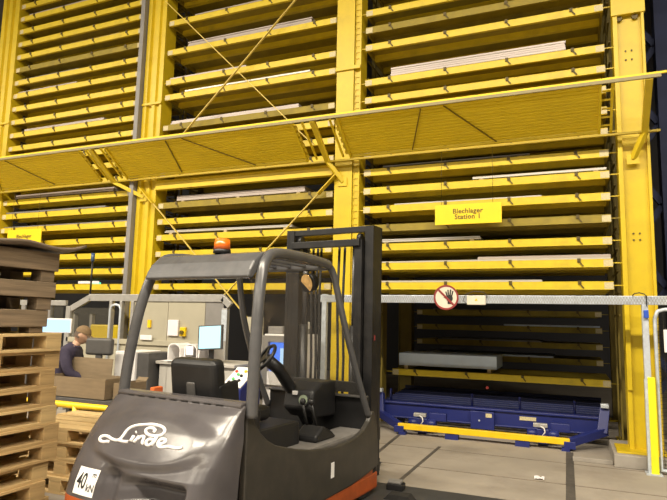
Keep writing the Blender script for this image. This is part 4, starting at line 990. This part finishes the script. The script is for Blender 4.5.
c.grid(lambda i, j: tilt @ Vector(((.075 * (i / 8 - .5) * 2) * (1 - .25 * j / 4), .085 - .05 * abs(i / 8 - .5) ** 2 * 4 + .075 * j / 4 * (1 - .6 * abs(i / 8 - .5)), .04 - .012 * j / 4)), 9, 5)
c.build('cap', CAPB, P_)
hr = MB(); hr.grid(lambda i, j: tilt @ Vector((.079 * math.cos(PI + PI * i / 16), -.004 + .10 * math.sin(PI + PI * i / 16), .045 - .085 * j / 3)), 17, 4); hr.build('hair', HAIRM, P_)

# ------------------------------------------------------------------ light
def area(name, loc, rot, sx, sy, power, col):
    l = bpy.data.lights.new(name, 'AREA'); l.shape = 'RECTANGLE'; l.size = sx; l.size_y = sy; l.energy = power; l.color = col
    o = bpy.data.objects.new(name, l); COL.objects.link(o); o.location = loc; o.rotation_euler = rot; return o
WARM = (1.0, .89, .71)
for x in (-18., -12., -6., 0., 6.):
    area('overhead_light', (x, -.3, 9.3), (0, 0, 0), 4.5, .5, 1050, WARM)
    area('overhead_light', (x, -7.4, 9.3), (0, 0, 0), 4.5, .5, 450, WARM)  # weaker unseen row, added as frontal fill
w = bpy.data.worlds.new('world'); S.world = w; w.use_nodes = True
w.node_tree.nodes['Background'].inputs['Color'].default_value = (.02, .02, .022, 1); w.node_tree.nodes['Background'].inputs['Strength'].default_value = 1

# ------------------------------------------------------------------ camera
cam = bpy.data.cameras.new('camera'); co = bpy.data.objects.new('camera', cam); COL.objects.link(co)
yaw, pit, rol = (math.radians(a) for a in (22.7432, 7.0773, 1.2593))
cy, sy = math.cos(yaw), math.sin(yaw)
right = Vector((cy, sy, 0)); fwd = Vector((-sy, cy, 0)); up = Vector((0, 0, 1))
f2 = fwd * math.cos(pit) + up * math.sin(pit); u2 = up * math.cos(pit) - fwd * math.sin(pit)
r3 = right * math.cos(rol) + u2 * math.sin(rol); u3 = u2 * math.cos(rol) - right * math.sin(rol)
M = Matrix((r3, u3, -f2)).transposed().to_4x4(); M.translation = Vector((0, 0, 1.6)); co.matrix_world = M
cam.sensor_width = 36; cam.lens = 36 * 565.036 / 667; cam.clip_start = .05
S.camera = co
S.view_settings.view_transform = 'Standard'; S.view_settings.look = 'None'; S.view_settings.gamma = 1; S.view_settings.use_curve_mapping = False
S.view_settings.exposure = 0.0
